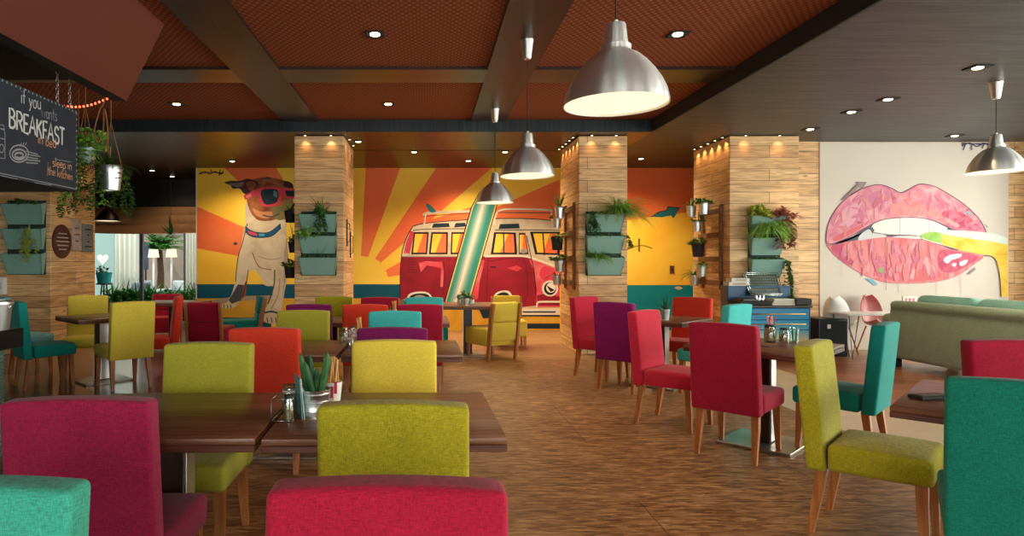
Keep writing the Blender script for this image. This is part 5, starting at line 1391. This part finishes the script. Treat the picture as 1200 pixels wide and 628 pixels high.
x, y = at(352.5, 2.60)
t = thing('menu_booklet', 'teal folded menu standing upright between shaker and cactus bucket', 'menu', (x, y, TZ), .35)
for s in (-1, 1):
    b = new(); hexa(b, [(s*.004-.002, -.07, 0), (s*.004+.002, -.07, 0), (s*.004+.002, .07, 0), (s*.004-.002, .07, 0)], [(s*.002-.015, -.07, .16), (s*.002-.011, -.07, .16), (s*.002-.011, .07, .16), (s*.002-.015, .07, .16)]); fin('cover', b, plain('menu teal', srgb(96, 146, 146), .5) if s < 0 else plain('menu white', srgb(190, 206, 200), .5), t)
t = thing('wire_caddy', 'thin wire rack around the sachet jar on the foreground table', 'rack', (at(337, 2.6)[0], 2.60, TZ))
for k in range(4):
    sx, sy = ((-1, -1), (1, -1), (1, 1), (-1, 1))[k]; b = new(); tube(b, [(sx*.04, sy*.11, 0), (sx*.04, sy*.11, .085)], .002, 6); fin('post', b, M_chain, t)
for z in (.004, .088):
    b = new(); tube(b, [(-.04, -.11, z), (.04, -.11, z), (.04, .11, z), (-.04, .11, z), (-.04, -.11, z)], .002, 6); fin('rail', b, M_chain, t)
x, y = at(389.5, 2.78)
t = thing('stick_cup', 'white and red paper cup full of wooden stirring sticks behind the cactus bucket', 'cup', (x, y, TZ))
b = new(); lathe(b, [(0, .002), (.033, .002), (.043, .105), (.041, .105), (.032, .01), (0, .01)], 24); fin('cup', b, M_white, t, 40)
b = new(); 
for k in range(3): box(b, (-.012+k*.016, -.0405, .045+.02*k), (.012, .003, .05), .001, 1, rotz(.0))
fin('printed_mark', b, plain('print red', srgb(200, 40, 70), .6), t)
b = new(); sticks(b, 16, .034, .19, .115, random.Random(3)); fin('sticks', b, plain('birch sticks', srgb(214, 156, 84), .7, var=.15, vs=30), t)
# second and third row caddies
for (px, d, nm) in ((412, 4.95, 'the second row table, left of the turquoise chair'), (456, 7.1, 'the third row table between two chairs')):
    x, y = at(px, d)
    t = thing('condiment_caddy', 'wire caddy of shakers on %s' % nm, 'caddy', (x, y, TZ), .3)
    b = new(); box(b, (0, 0, .004), (.17, .11, .008), .002, 1); fin('tray', b, M_chain, t)
    for s in (-1, 1):
        b = new(); tube(b, [(s*.08, -.05, .005), (s*.08, -.05, .07), (s*.08, .05, .07), (s*.08, .05, .005)], .003, 6); fin('rail', b, M_chain, t)
    jar(x-.05, y, TZ+.008, .026, .11, M_salt, M_chrome, 'salt jar in the caddy on %s' % nm)
    jar(x+.01, y+.02, TZ+.008, .026, .12, M_sach, M_cork, 'sachet jar in the caddy on %s' % nm)
    t = thing('stick_cup', 'cup of sticks in the caddy on %s' % nm, 'cup', (x+.06, y, TZ+.008))
    b = new(); lathe(b, [(0, .002), (.024, .002), (.03, .09), (.028, .09), (0, .01)], 18); fin('cup', b, M_white, t, 40)
    b = new(); sticks(b, 9, .024, .17, .10, random.Random(int(px))); fin('sticks', b, plain('birch sticks', srgb(214, 156, 84), .7, var=.15, vs=30), t)
x, y = at(404, 4.55)
t = thing('flower_jar', 'little jar of pale dried flowers at the seam of the second row tables', 'flowers', (x+.04, y, TZ))
b = new(); lathe(b, [(0, .002), (.028, .002), (.03, .05), (.022, .07), (.022, .075), (.02, .075), (.026, .05), (0, .008)], 18); fin('jar', b, M_glass2, t, 40)
b = new(); rg = random.Random(5)
for k in range(22):
    a = rg.uniform(0, 6.28); e = rg.uniform(.02, .05); tip = Vector((e*math.cos(a), e*math.sin(a), rg.uniform(.08, .14))); tube(b, [(0, 0, .01), tip*.6, tip], .0012, 4, False)
    bmesh.ops.create_icosphere(b, subdivisions=1, radius=rg.uniform(.006, .011), matrix=Matrix.Translation(tip))
fin('blossoms', b, plain('dried blossom', srgb(206, 186, 176), .8, var=.2, vs=40), t)
# right aisle table
px0 = 2.45
jar(*at(902, 4.98), TZ, .042, .135, plain('wrapped sweets', srgb(206, 176, 128), .7, var=.45, vs=45), M_black, 'large jar of tan sweets on the right aisle table', None, .78)
jar(*at(919, 4.93), TZ, .036, .115, M_sugar, M_black, 'dark lidded jar of sugar on the right aisle table', None, .55)
x, y = at(931, 5.0)
t = thing('drinking_glass', 'empty pale green drinking glass, rightmost on the right aisle table', 'glass', (x, y, TZ)); b = new(); lathe(b, [(0, 0), (.026, 0), (.036, .11), (.034, .11), (.025, .008), (0, .008)], 22); fin('tumbler', b, glass('green glass', (.72, .86, .82), .2), t, 50)
x, y = at(903, 5.12)
t = thing('stick_cup', 'tin of red and white striped sticks behind the jars on the right aisle table', 'cup', (x, y, TZ)); b = new(); lathe(b, [(0, .002), (.04, .002), (.045, .11), (.043, .11), (0, .01)], 20); fin('tin', b, plain('printed tin', srgb(60, 56, 66), .4, .6), t, 40)
for k, (nm, c) in enumerate((('stick red', (190, 30, 60)), ('stick white', (226, 220, 214)))):
    b = new(); sticks(b, 8, .035, .15, .115, random.Random(11+k), .005); fin('sticks', b, plain(nm, srgb(*c), .6), t)
x, y = at(899, 4.78)
t = thing('table_mat', 'thin brown napkin lying beside the jars on the right aisle table', 'napkin', (x, y, TZ), .6); b = new(); box(b, (0, 0, .003), (.2, .12, .006), .002, 1); fin('folded_napkin', b, plain('brown napkin', srgb(120, 84, 60), .9), t); b = new(); box(b, (.02, 0, .0075), (.12, .1, .003), .001, 1); fin('top_fold', b, plain('tan napkin', srgb(150, 112, 80), .9), t)
# far right table plant
x, y = at(780, 6.95)
t = thing('potted_plant', 'spiky plant in a zinc cup on the far right table', 'potted plant', (x, y, TZ)); b = new(); lathe(b, pot_profile(.045, .11), 20); fin('pot', b, M_zinc, t, 40); b = new(); blades(b, (0, 0, .095), 16, .2, .010, R_, .15, None, 1.5); fin('foliage', b, L_cact, t, fix=False)
jar(*at(771, 7.0), TZ, .03, .10, M_pep, M_black, 'dark jar left of the spiky plant on the far right table', None, .7)
jar(*at(765, 7.1), TZ, .03, .09, M_sach, M_chrome, 'pale jar leftmost on the far right table', None, .7)
# back table
x, y = at(546, 9.3)
t = thing('potted_plant', 'small leafy plant on the back table before the surfboard', 'potted plant', (x, y, TZ)); b = new(); lathe(b, pot_profile(.05, .1), 18); fin('pot', b, M_zinc, t, 40); b = new(); bush(b, (0, 0, .09), .13, 18, .07, .016, R_); fin('foliage', b, L_ivy, t, fix=False)
jar(*at(553, 9.35), TZ, .04, .13, M_salt, M_black, 'dark lidded salt jar on the back table right of the plant', None, .5)
jar(*at(539, 9.35), TZ, .04, .12, M_sach, M_chrome, 'pale sachet jar on the back table left of the plant', None, .6)
# near right table
x, y = 2.62, 2.95
t = thing('potted_plant', 'dark wiry plant on the table behind the deep teal chair', 'potted plant', (2.86, 2.80, TZ)); b = new(); lathe(b, pot_profile(.045, .07), 18); fin('pot', b, M_black, t, 40); b = new(); bush(b, (0, 0, .06), .12, 16, .07, .012, R_); blades(b, (0, 0, .06), 14, .14, .006, R_, .4, None, 1.2); fin('foliage', b, L_dark, t, fix=False)
k = .62; yy = 2.93; xx = (1090-499)*yy/F
t = thing('phone_tray', 'small dark slotted tray lying on the reddish table corner', 'tray', (xx, yy, TZ), .2); b = new(); box(b, (0, 0, .008), (.17, .075, .016), .004); fin('tray', b, M_black, t); b = new(); box(b, (0, 0, .0175), (.14, .05, .003), .001, 1); fin('insert', b, plain('tray insert', srgb(110, 92, 80), .6), t)

# ------------------------------------------------------------------ sofa
M_sofa = fabric('olive sofa', srgb(152, 172, 146)); M_sofa2 = fabric('aqua sofa cushion', srgb(150, 204, 190)); M_pinkc = fabric('pink cushion', srgb(216, 90, 140))
t = thing('sofa', 'sage green sofa seen from behind with pale aqua back cushions', 'sofa', (6.12, 7.5, 0), math.radians(2))
b = new(); R = Matrix.Rotation(math.radians(-5), 4, 'Y')
vs = box(b, (.14, 0, .46), (.22, 2.0, .70), .05, 4, Matrix.Rotation(math.radians(6), 4, 'Y')); fin('backrest', b, M_sofa, t, 50)
b = new(); box(b, (.17, 0, .80), (.26, 1.96, .12), .055, 4); fin('back_roll', b, M_sofa, t, 50)
b = new(); box(b, (.55, 0, .28), (.85, 1.9, .30), .03, 3); fin('base', b, M_sofa, t, 50)
for s in (-1, 1):
    b = new(); box(b, (.52, s*.98, .36), (.92, .24, .50), .04, 3); box(b, (.52, s*1.0, .60), (.94, .30, .17), .08, 4); fin('armrest', b, M_sofa2 if False else M_sofa, t, 50)
    b = new(); box(b, (.62, s*.44, .49), (.62, .86, .16), .05, 4); fin('seat_cushion', b, M_sofa2, t, 50)
    b = new(); box(b, (.40, s*.44, .74), (.24, .86, .40), .09, 5, Matrix.Rotation(math.radians(10), 4, 'Y')); fin('back_cushion', b, M_sofa2, t, 50)
for sx, sy in ((.12, -.95), (.12, .95), (.9, -.95), (.9, .95)):
    b = new(); box(b, (sx, sy, .065), (.1, .1, .13), .006, 1); fin('foot', b, M_black, t)
c = thing('throw_cushion', 'bright pink throw cushion on the near end of the sofa', 'cushion', (6.86, 6.93, .58), .2)
b = new(); box(b, (0, 0, .19), (.15, .38, .38), .07, 5, Matrix.Rotation(.25, 4, 'Y')); fin('cover', b, M_pinkc, c, 60); b = new(); tube(b, [(.0+.05, -.19, .01), (.0+.05, .19, .01)], .006, 6); fin('piping', b, M_pinkc, c)

# ------------------------------------------------------------------ children's corner
M_plas = plain('white plastic', (.86, .84, .80), .35); M_pplas = plain('dusty pink plastic', srgb(196, 110, 110), .4)
def shell_chair(px, d, rz, mat, label, z=.42, stripes=None):
    x = (px-499)*d/F
    t = thing('shell_chair', label, 'chair', (x, d, 0), rz, 'small shell chairs by the lips wall')
    b = new(); n, m_ = 14, 12; g = []
    for i in range(n+1):
        v = i/n; row = []
        for j in range(m_+1):
            u = j/m_*2-1
            if v < .45: q = v/.45; y = .20-.38*q; zc = -.03*math.sin(q*PI)+.02*(1-q)
            else: q = (v-.45)/.55; y = -.18-.10*q; zc = .42*q**1.15
            w = .24*math.sqrt(max(.06, 1-(max(0, v-.6)/.42)**2))
            side = abs(u)**2.2
            row.append(b.verts.new((u*w*.78, y+.10*side*(v > .3), z+zc+.09*side*(1-v*.6))))
        g.append(row)
    for i in range(n):
        for j in range(m_): b.faces.new((g[i][j], g[i][j+1], g[i+1][j+1], g[i+1][j])).smooth = True
    bmesh.ops.recalc_face_normals(b, faces=b.faces)
    bmesh.ops.solidify(b, geom=b.faces[:], thickness=.012)
    fin('seat_shell', b, mat, t, 60)
    for sx in (-1, 1):
        for sy in (-1, 1):
            b = new(); tube(b, [(sx*.10, sy*.09-.02, z-.02), (sx*.19, sy*.18-.02, 0)], [.013, .009], 8); fin('leg', b, M_frame, t)
pk = ramp_axis('pink striped shell', [(0, srgb(214, 160, 156)), (1, srgb(190, 96, 98))], 'Z', .35, .85, .4)
shell_chair(984, 9.50, -.9, M_plas, 'white moulded shell chair at the white table by the lips wall')
shell_chair(1029, 9.62, PI+.1, pk, 'dusty pink moulded shell chair at the white table by the lips wall')
xt = (1020-499)*9.05/F
t = thing('trestle_table', 'small white table on thin metal hairpin legs before the lips wall', 'table', (xt+.06, 9.15, 0))
b = new(); box(b, (0, 0, .635), (.92, .46, .03), .006, 2); fin('tabletop', b, M_plas, t, 40)
for sx in (-1, 1):
    for sy in (-1, 1):
        b = new(); tube(b, [(sx*.36-.05, sy*.17, .62), (sx*.36+.02*sx, sy*.20, .006), (sx*.36+.09, sy*.17, .62)], .008, 7); fin('hairpin_leg', b, plain('grey steel rod', (.25, .25, .25), .35, 1), t)
p = W(1066, 360, 9.98); t = thing('picture_card', 'small white card with a pink grid on the pale wall behind the sofa', 'card', (p.x, 9.983, p.z)); b = new(); box(b, (0, -.004, .07), (.22, .008, .2), .002, 1); fin('card', b, M_white, t)
b = new()
for i in range(3): box(b, (-.06+.06*i, -.009, .07), (.014, .003, .15)); box(b, (0, -.0092, .02+.05*i), (.15, .003, .012))
fin('grid_print', b, plain('print pink', srgb(196, 80, 110), .6), t)
xs = (967-499)*9.4/F
t = thing('speaker_cabinet', 'low black cabinet with a small white square badge beside the blue cabinet', 'cabinet', (xs+.02, 9.45, 0)); b = new(); box(b, (0, 0, .28), (.42, .42, .54), .008, 2); fin('body', b, plain('dark navy cabinet', srgb(20, 26, 32), .4), t, 40); b = new(); box(b, (0, -.213, .28), (.38, .012, .48), .003, 1); d = fin('door', b, plain('dark navy cabinet', srgb(20, 26, 32), .4), t); b = new(); box(b, (-.07, -.222, .44), (.05, .006, .06), .002, 1); fin('badge', b, M_white, d)
b = new()
for sx in (-1, 1): box(b, (sx*.18, 0, .008), (.05, .38, .02), .002, 1)
fin('plinth', b, M_black, t)

# ------------------------------------------------------------------ drinks cabinet with painted drawers
D0 = 8.8; xl = (873-499)*D0/F; xr = (951-499)*D0/F; cw = xr-xl; cx = (xl+xr)/2
M_sunset = ramp_axis('beach painted drawer', [(0, srgb(214, 170, 110)), (.25, srgb(226, 200, 140)), (.48, srgb(96, 176, 190)), (.7, srgb(16, 140, 184)), (1, srgb(8, 116, 166))], 'Z', .12, .74, .35)
M_blue = plain('deep blue lacquer', srgb(10, 74, 116), .35)
t = thing('drawer_cabinet', 'blue beach painted drawer cabinet with two brass bar handles below the right pillar', 'cabinet', (cx, D0+.27, 0))
b = new(); box(b, (0, 0, .41), (cw, .5, .66), .006, 1); fin('carcass', b, M_blue, t)
b = new(); box(b, (0, -.005, .755), (cw+.03, .54, .03), .005, 1); fin('top', b, plain('dark cabinet top', srgb(64, 48, 44), .4), t)
M_brass = plain('brushed brass', (.62, .42, .16), .3, 1)
for z0, z1, k in ((.58, .73, 0), (.44, .57, 1), (.10, .43, 2)):
    b = new(); box(b, (0, -.258, (z0+z1)/2), (cw-.07, .018, z1-z0), .004, 1); dr = fin('drawer', b, M_sunset, t)
    if k < 2:
        b = new(); tube(b, [(-cw*.40, -.29, z0+.075), (cw*.40, -.29, z0+.075)], .008, 8)
        for s in (-1, 1): tube(b, [(s*cw*.36, -.262, z0+.075), (s*cw*.36, -.29, z0+.075)], .006, 6)
        fin('handle', b, M_brass, dr)
for sx in (-1, 1):
    b = new(); box(b, (sx*(cw/2-.05), 0, .04), (.06, .44, .08), .004, 1); fin('foot', b, M_black, t)
t = thing('back_crate', 'raised dark blue box shelf standing behind the drawer cabinet', 'box', ((852+925)/2*.0+((888-499)*9.28/F), 9.36, 0))
b = new(); box(b, (0, 0, .51), (.90, .24, 1.0), .006, 1); fin('body', b, M_blue, t); b = new(); box(b, (0, -.01, 1.012), (.92, .25, .024), .004, 1); fin('top', b, M_blue, t)
ct = .772
def on_cab(name, label, cat, dx, dy, rz=0): return thing(name, label, cat, (cx+dx, D0+.27+dy, ct), rz)
t = on_cab('equipment_tray', 'long black tray of equipment on top of the blue cabinet, left side', 'tray', -.27, -.03)
b = new(); box(b, (0, 0, .025), (.44, .36, .05), .01, 2); fin('tray', b, M_black, t); b = new(); box(b, (-.06, 0, .07), (.2, .26, .05), .012, 2); fin('device', b, M_blackgl, t)
for s in range(3):
    b = new(); lathe(b, [(.02, .05), (.022, .1), (.014, .13), (0, .135)], 14, (.06+.05*s, -.05, 0)); fin('bottle_top', b, M_chrome, t, 40)
for k, (nm, c, w) in enumerate((('cream', (206, 190, 160), .34), ('tan', (176, 140, 100), .32), ('pale green', (176, 186, 150), .30))):
    o = on_cab('book', '%s book in the flat pile on the blue cabinet, %s' % (nm, ('bottom', 'middle', 'top')[k]), 'book', .12, -.10, .03*k); o.location.z = ct+.03*k
    b = new(); box(b, (0, 0, .014), (w, .22, .022), .001, 1); fin('pages', b, plain('paper', (.7, .66, .58), .9), o); b = new(); box(b, (0, 0, .0265), (w+.01, .23, .003)); box(b, (0, 0, .0015), (w+.01, .23, .003)); box(b, (0, .113, .014), (w+.01, .003, .028)); fin('cover', b, plain(nm+' book cover', srgb(*c), .7), o)
t = on_cab('equipment_box', 'black flat box on the right end of the blue cabinet', 'box', .37, -.06, .1); b = new(); box(b, (0, 0, .045), (.24, .32, .09), .012, 2); fin('case', b, M_black, t); b = new(); box(b, (0, -.02, .093), (.16, .2, .006), .002, 1); fin('lid_panel', b, M_blackgl, t)
t = on_cab('wire_basket', 'tilted metal mesh basket propped up on the blue cabinet', 'basket', .02, .12, 0)
b = new(); R = Matrix.Rotation(math.radians(62), 4, 'X'); tl = Matrix.Translation((0, -.02, .12))
def T(p): return tl @ R @ Vector(p)
for i in range(15): tube(b, [T((-.22+.44*i/14, 0, 0)), T((-.24+.48*i/14, .34, 0))], .0025, 4)
for i in range(9): tube(b, [T((-.22-.02*i/8, .34*i/8, 0)), T((.22+.02*i/8, .34*i/8, 0))], .0025, 4)
fin('mesh', b, plain('grey wire', (.4, .42, .42), .4, .8), t)
b = new(); hexa(b, [T((-.22, 0, -.004)), T((.22, 0, -.004)), T((.24, .34, -.004)), T((-.24, .34, -.004))], [T((-.22, 0, -.012)), T((.22, 0, -.012)), T((.24, .34, -.012)), T((-.24, .34, -.012))]); fin('tray_panel', b, plain('grey green tray', srgb(104, 112, 100), .35, .3, var=.2, vs=14), t)
b = new(); fr = [T((-.22, 0, 0)), T((.22, 0, 0)), T((.24, .34, 0)), T((-.24, .34, 0)), T((-.22, 0, 0))]; tube(b, fr, .008, 6); fr2 = [p+R@Vector((0, 0, .05)) for p in fr]; tube(b, fr2, .006, 6); fin('frame', b, M_chrome, t)
b = new(); tube(b, [T((-.1, .02, -.01)), (-.1, -.02, .0)], .006, 6); tube(b, [T((.1, .02, -.01)), (.1, -.02, .0)], .006, 6); tube(b, [T((0, .25, -.01)), (0, .10, .0)], .006, 6); fin('prop', b, M_chrome, t)
for k, (dx, h, w) in enumerate(((-.02, .055, .30), (.0, .055, .26))):
    o = thing('carton', 'white carton on the raised blue box, %s of the pile' % ('lower', 'upper')[k], 'box', ((866-499)*9.3/F+dx, 9.34, 1.025+.056*k), 0, 'white cartons on the blue box'); b = new(); box(b, (0, 0, h/2), (w, .18, h), .003, 1); fin('carton_body', b, M_white, o); b = new(); box(b, (0, -.0915, h*.5), (w*.6, .003, h*.5)); fin('carton_label', b, plain('carton label', srgb(190, 170, 150), .8), o)
x = (948-499)*9.25/F
t = thing('potted_plant', 'thin wispy plant in a pot between the blue and black cabinets', 'potted plant', (x-.02, 9.32, ct-.012)); 
t.location = (cx+.43, D0+.27+.17, ct)
b = new(); lathe(b, pot_profile(.05, .09), 18); fin('pot', b, M_black, t, 40); b = new(); blades(b, (0, 0, .08), 16, .22, .006, R_, .9, None, 1.0); trail(b, (0, 0, .09), 5, .12, .03, R_); fin('foliage', b, L_ivy, t, fix=False)

# ------------------------------------------------------------------ garden seen through the left opening
M_blind = plain('brown blind cloth', srgb(168, 128, 90), .85, var=.06, vs=3)
t = thing('roman_blind', 'brown folded roman blind across the top of the garden window', 'blind', (-6.55, 14.5, 2.0))
for k, (z0, z1, dy) in enumerate(((.40, .62, 0), (.20, .44, -.03), (0, .24, -.06))):
    b = new(); n = 16; prev = None
    for i in range(n+1):
        u = i/n; x = -1.42+3.1*u; sag = .04*(abs(2*u-1)**2) * (1 if k == 2 else .5)
        cur = [b.verts.new((x, dy-.0-.02*math.sin(PI*.5), z0+sag)), b.verts.new((x, dy-.045, z0+.04+sag)), b.verts.new((x, dy, z1))]
        if prev:
            for a in range(2): b.faces.new((prev[a], prev[a+1], cur[a+1], cur[a])).smooth = True
        prev = cur
    bmesh.ops.solidify(b, geom=b.faces[:], thickness=.006); fin('fold', b, M_blind, t)
# far wall, curtains, hedge, lamps, seats
bm = new(); slab(-16, 0, 21.5, 21.7, 0, 3.4)
struct('wall_garden', bm, plain('garden wall render', srgb(150, 132, 116), .8, var=.1, vs=1))
M_curt = plain('sheer white curtain', srgb(236, 232, 216), .9)
def curtain(x0, x1, y, label):
    t = thing('curtain', label, 'curtain', ((x0+x1)/2, y, .05), 0, 'white curtains in the garden'); b = new(); n = 60; prev = None
    for i in range(n+1):
        u = i/n; x = (x0+(x1-x0)*u)-(x0+x1)/2; yy = .06*math.sin(u*34)+.02*math.sin(u*71)
        cur = [b.verts.new((x, yy, 0)), b.verts.new((x*.97, yy*.8, 1.3)), b.verts.new((x, yy*.6, 2.6))]
        if prev:
            for a in range(2): b.faces.new((prev[a], prev[a+1], cur[a+1], cur[a])).smooth = True
        prev = cur
    fin('cloth', b, M_curt, t); b = new(); tube(b, [(x0-(x0+x1)/2-.1, 0, 2.62), (x1-(x0+x1)/2+.1, 0, 2.62)], .018, 8); fin('rod', b, M_black, t)
    b = new()
    for s in (x0, x1): tube(b, [(s-(x0+x1)/2, 0, -.05), (s-(x0+x1)/2, 0, 2.62)], .02, 8)
    fin('pole', b, M_black, t)
def gx(px, y): return (px-499)*y/F
curtain(gx(131, 18.2), gx(164, 18.2), 18.2, 'long white curtain at the left of the garden')
curtain(gx(216, 17.6), gx(236, 17.6), 17.6, 'white curtain at the right end of the garden window')
t = thing('standing_screen', 'pale green grey panel with a white heart on it, left of the garden', 'screen', (gx(121, 17.4), 17.4, 0)); b = new(); box(b, (0, 0, 1.15), (.62, .05, 2.3), .006, 1); fin('panel', b, plain('grey green panel', srgb(150, 176, 164), .7), t)
b = new(); hp = []
for i in range(28):
    a = 2*PI*i/28; hp.append((.011*16*math.sin(a)**3*.9, -.031, .0105*(13*math.cos(a)-5*math.cos(2*a)-2*math.cos(3*a)-math.cos(4*a))+1.45))
ff = [b.verts.new(p) for p in hp]; bb = [b.verts.new((p[0], -.024, p[2])) for p in hp]; b.faces.new(ff); b.faces.new(bb[::-1])
for i in range(28): b.faces.new((ff[i], ff[(i+1) % 28], bb[(i+1) % 28], bb[i]))
h = fin('heart', b, M_white, t); h.location = (.0, 0, 0)
def hedge(px, y, R, label):
    t = thing('garden_plant', label, 'plant', (gx(px, y), y, 0), 0, 'bushy green plants outside the window'); b = new(); box(b, (0, 0, .18), (.42, .36, .36), .02, 2); fin('planter_box', b, plain('dark planter', srgb(60, 52, 46), .7), t)
    b = new(); blades(b, (0, 0, .36), 46, .62, .028, R_, .7, None, 1.2); bush(b, (0, 0, .4), R, 30, .16, .04, R_); fin('foliage', b, L_hedge, t, fix=False)
for k, (px, y) in enumerate(((133, 15.5), (147, 15.7), (160, 15.6), (174, 15.9), (204, 15.8), (216, 15.5), (228, 15.7), (186, 16.6))):
    hedge(px, y, .36, 'strap leaved green plant outside the window, %s from the left' % ('first', 'second', 'third', 'fourth', 'sixth', 'seventh', 'eighth', 'fifth and set back')[k])
def floor_lamp(px, y, label):
    t = thing('floor_lamp', label, 'floor lamp', (gx(px, y), y, 0), 0, 'garden floor lamps'); b = new(); lathe(b, [(.16, 0), (.16, .02), (.02, .03)], 18); fin('base', b, M_white, t, 40); b = new(); tube(b, [(0, 0, .02), (0, 0, 1.62)], .03, 8); fin('pole', b, M_white, t)
    b = new(); lathe(b, [(.15, 1.5), (.12, 1.72)], 22, cap=False); fin('lamp_shade', b, plain('lit linen shade', srgb(236, 220, 180), .8, emit=(1, .85, .6), es=.5), t, 40)
floor_lamp(180, 18.0, 'white floor lamp in the garden, left one'); floor_lamp(201, 17.4, 'white floor lamp in the garden, right one')
def garden_chair(px, y, rz, label, mat):
    t = thing('garden_chair', label, 'chair', (gx(px, y), y, 0), rz, 'low garden armchairs'); b = new(); box(b, (0, 0, .32), (.66, .62, .24), .05, 3); fin('seat', b, mat, t, 50); b = new(); box(b, (0, .3, .58), (.66, .14, .5), .05, 3); fin('backrest', b, mat, t, 50)
    for s in (-1, 1):
        b = new(); box(b, (s*.36, 0, .42), (.12, .66, .36), .04, 3); fin('armrest', b, mat, t, 50)
        for q in (-1, 1): b = new(); tube(b, [(s*.3, q*.24, 0), (s*.3, q*.24, .22)], .02, 6); fin('leg', b, M_black, t)
M_gch = plain('grey woven seat', srgb(104, 110, 118), .8); M_gch2 = plain('pale seat', srgb(190, 192, 190), .8)
garden_chair(164, 18.5, .4, 'pale garden armchair left of the dark one', M_gch2); garden_chair(177, 16.9, 2.6, 'dark grey garden armchair in the middle of the garden', M_gch); garden_chair(205, 18.4, -.4, 'pale garden armchair below the right floor lamp', M_gch2); garden_chair(219, 17.4, -.8, 'grey garden armchair at the right side of the garden', M_gch)
t = thing('garden_table', 'low white garden table between the armchairs', 'table', (gx(192, 17.6), 17.6, 0)); b = new(); box(b, (0, 0, .5), (.8, .7, .04), .006, 1); fin('tabletop', b, M_white, t)
for s in (-1, 1):
    for q in (-1, 1): b = new(); tube(b, [(s*.34, q*.29, 0), (s*.34, q*.29, .48)], .02, 6); fin('leg', b, M_white, t)
t = thing('palm_tree', 'bushy palm with drooping fronds in the middle of the garden', 'tree', (gx(187, 20), 20, 0)); b = new(); tube(b, [(0, 0, 0), (.04, 0, 1), (0, 0, 1.75)], [.13, .10, .08], 10); fin('trunk', b, plain('palm trunk', srgb(92, 64, 46), .9, var=.3, vs=12), t); b = new(); fern(b, (0, 0, 1.75), 40, 1.3, R_, .55, None, .28, 1.0); fin('foliage', b, L_hedge, t, fix=False)
for k, (px, y, r, c) in enumerate(((128, 14.3, .10, None),)):
    t = thing('potted_plant', 'turquoise pot with a small plant on a stand by the garden window', 'potted plant', (gx(122, 14.2), 14.2, .9)); b = new(); lathe(b, pot_profile(.17, .24), 22); fin('pot', b, plain('turquoise pot', srgb(40, 190, 200), .35), t, 40); b = new(); bush(b, (0, 0, .2), .2, 16, .1, .02, R_); fin('foliage', b, L_dark, t, fix=False)
    t = thing('plant_stand', 'dark wooden stand under the turquoise pot by the garden window', 'stand', (gx(122, 14.2), 14.2, 0)); b = new(); lathe(b, [(.16, .87), (.17, .9), (0, .9)], 18); fin('top', b, M_col, t)
    for a in range(3): b = new(); tube(b, [(.05*math.cos(a*2.1), .05*math.sin(a*2.1), .87), (.16*math.cos(a*2.1), .16*math.sin(a*2.1), 0)], .016, 6); fin('leg', b, M_col, t)
t = thing('hanging_plant', 'slim cactus like plant hanging before the roman blind', 'plant', W(200, 275, 14.2)); b = new(); tube(b, [(0, 0, .3), (0, 0, 3.25-W(200, 275, 14.2).z)], .004, 5); fin('cord', b, M_black, t); b = new(); blades(b, (0, 0, .0), 14, .42, .03, R_, .1, None, 1.6); fin('foliage', b, L_cact, t, fix=False)
t = thing('menu_board', 'dark blue grey sign board standing in the garden', 'sign', (gx(159, 19), 19, 0)); b = new(); box(b, (0, 0, 1.55), (.75, .05, .8), .006, 1); fin('board', b, plain('blue grey board', srgb(70, 80, 100), .6), t)
for s in (-1, 1): b = new(); tube(b, [(s*.3, 0, 0), (s*.3, 0, 1.2)], .025, 6); fin('leg', b, M_black, t)
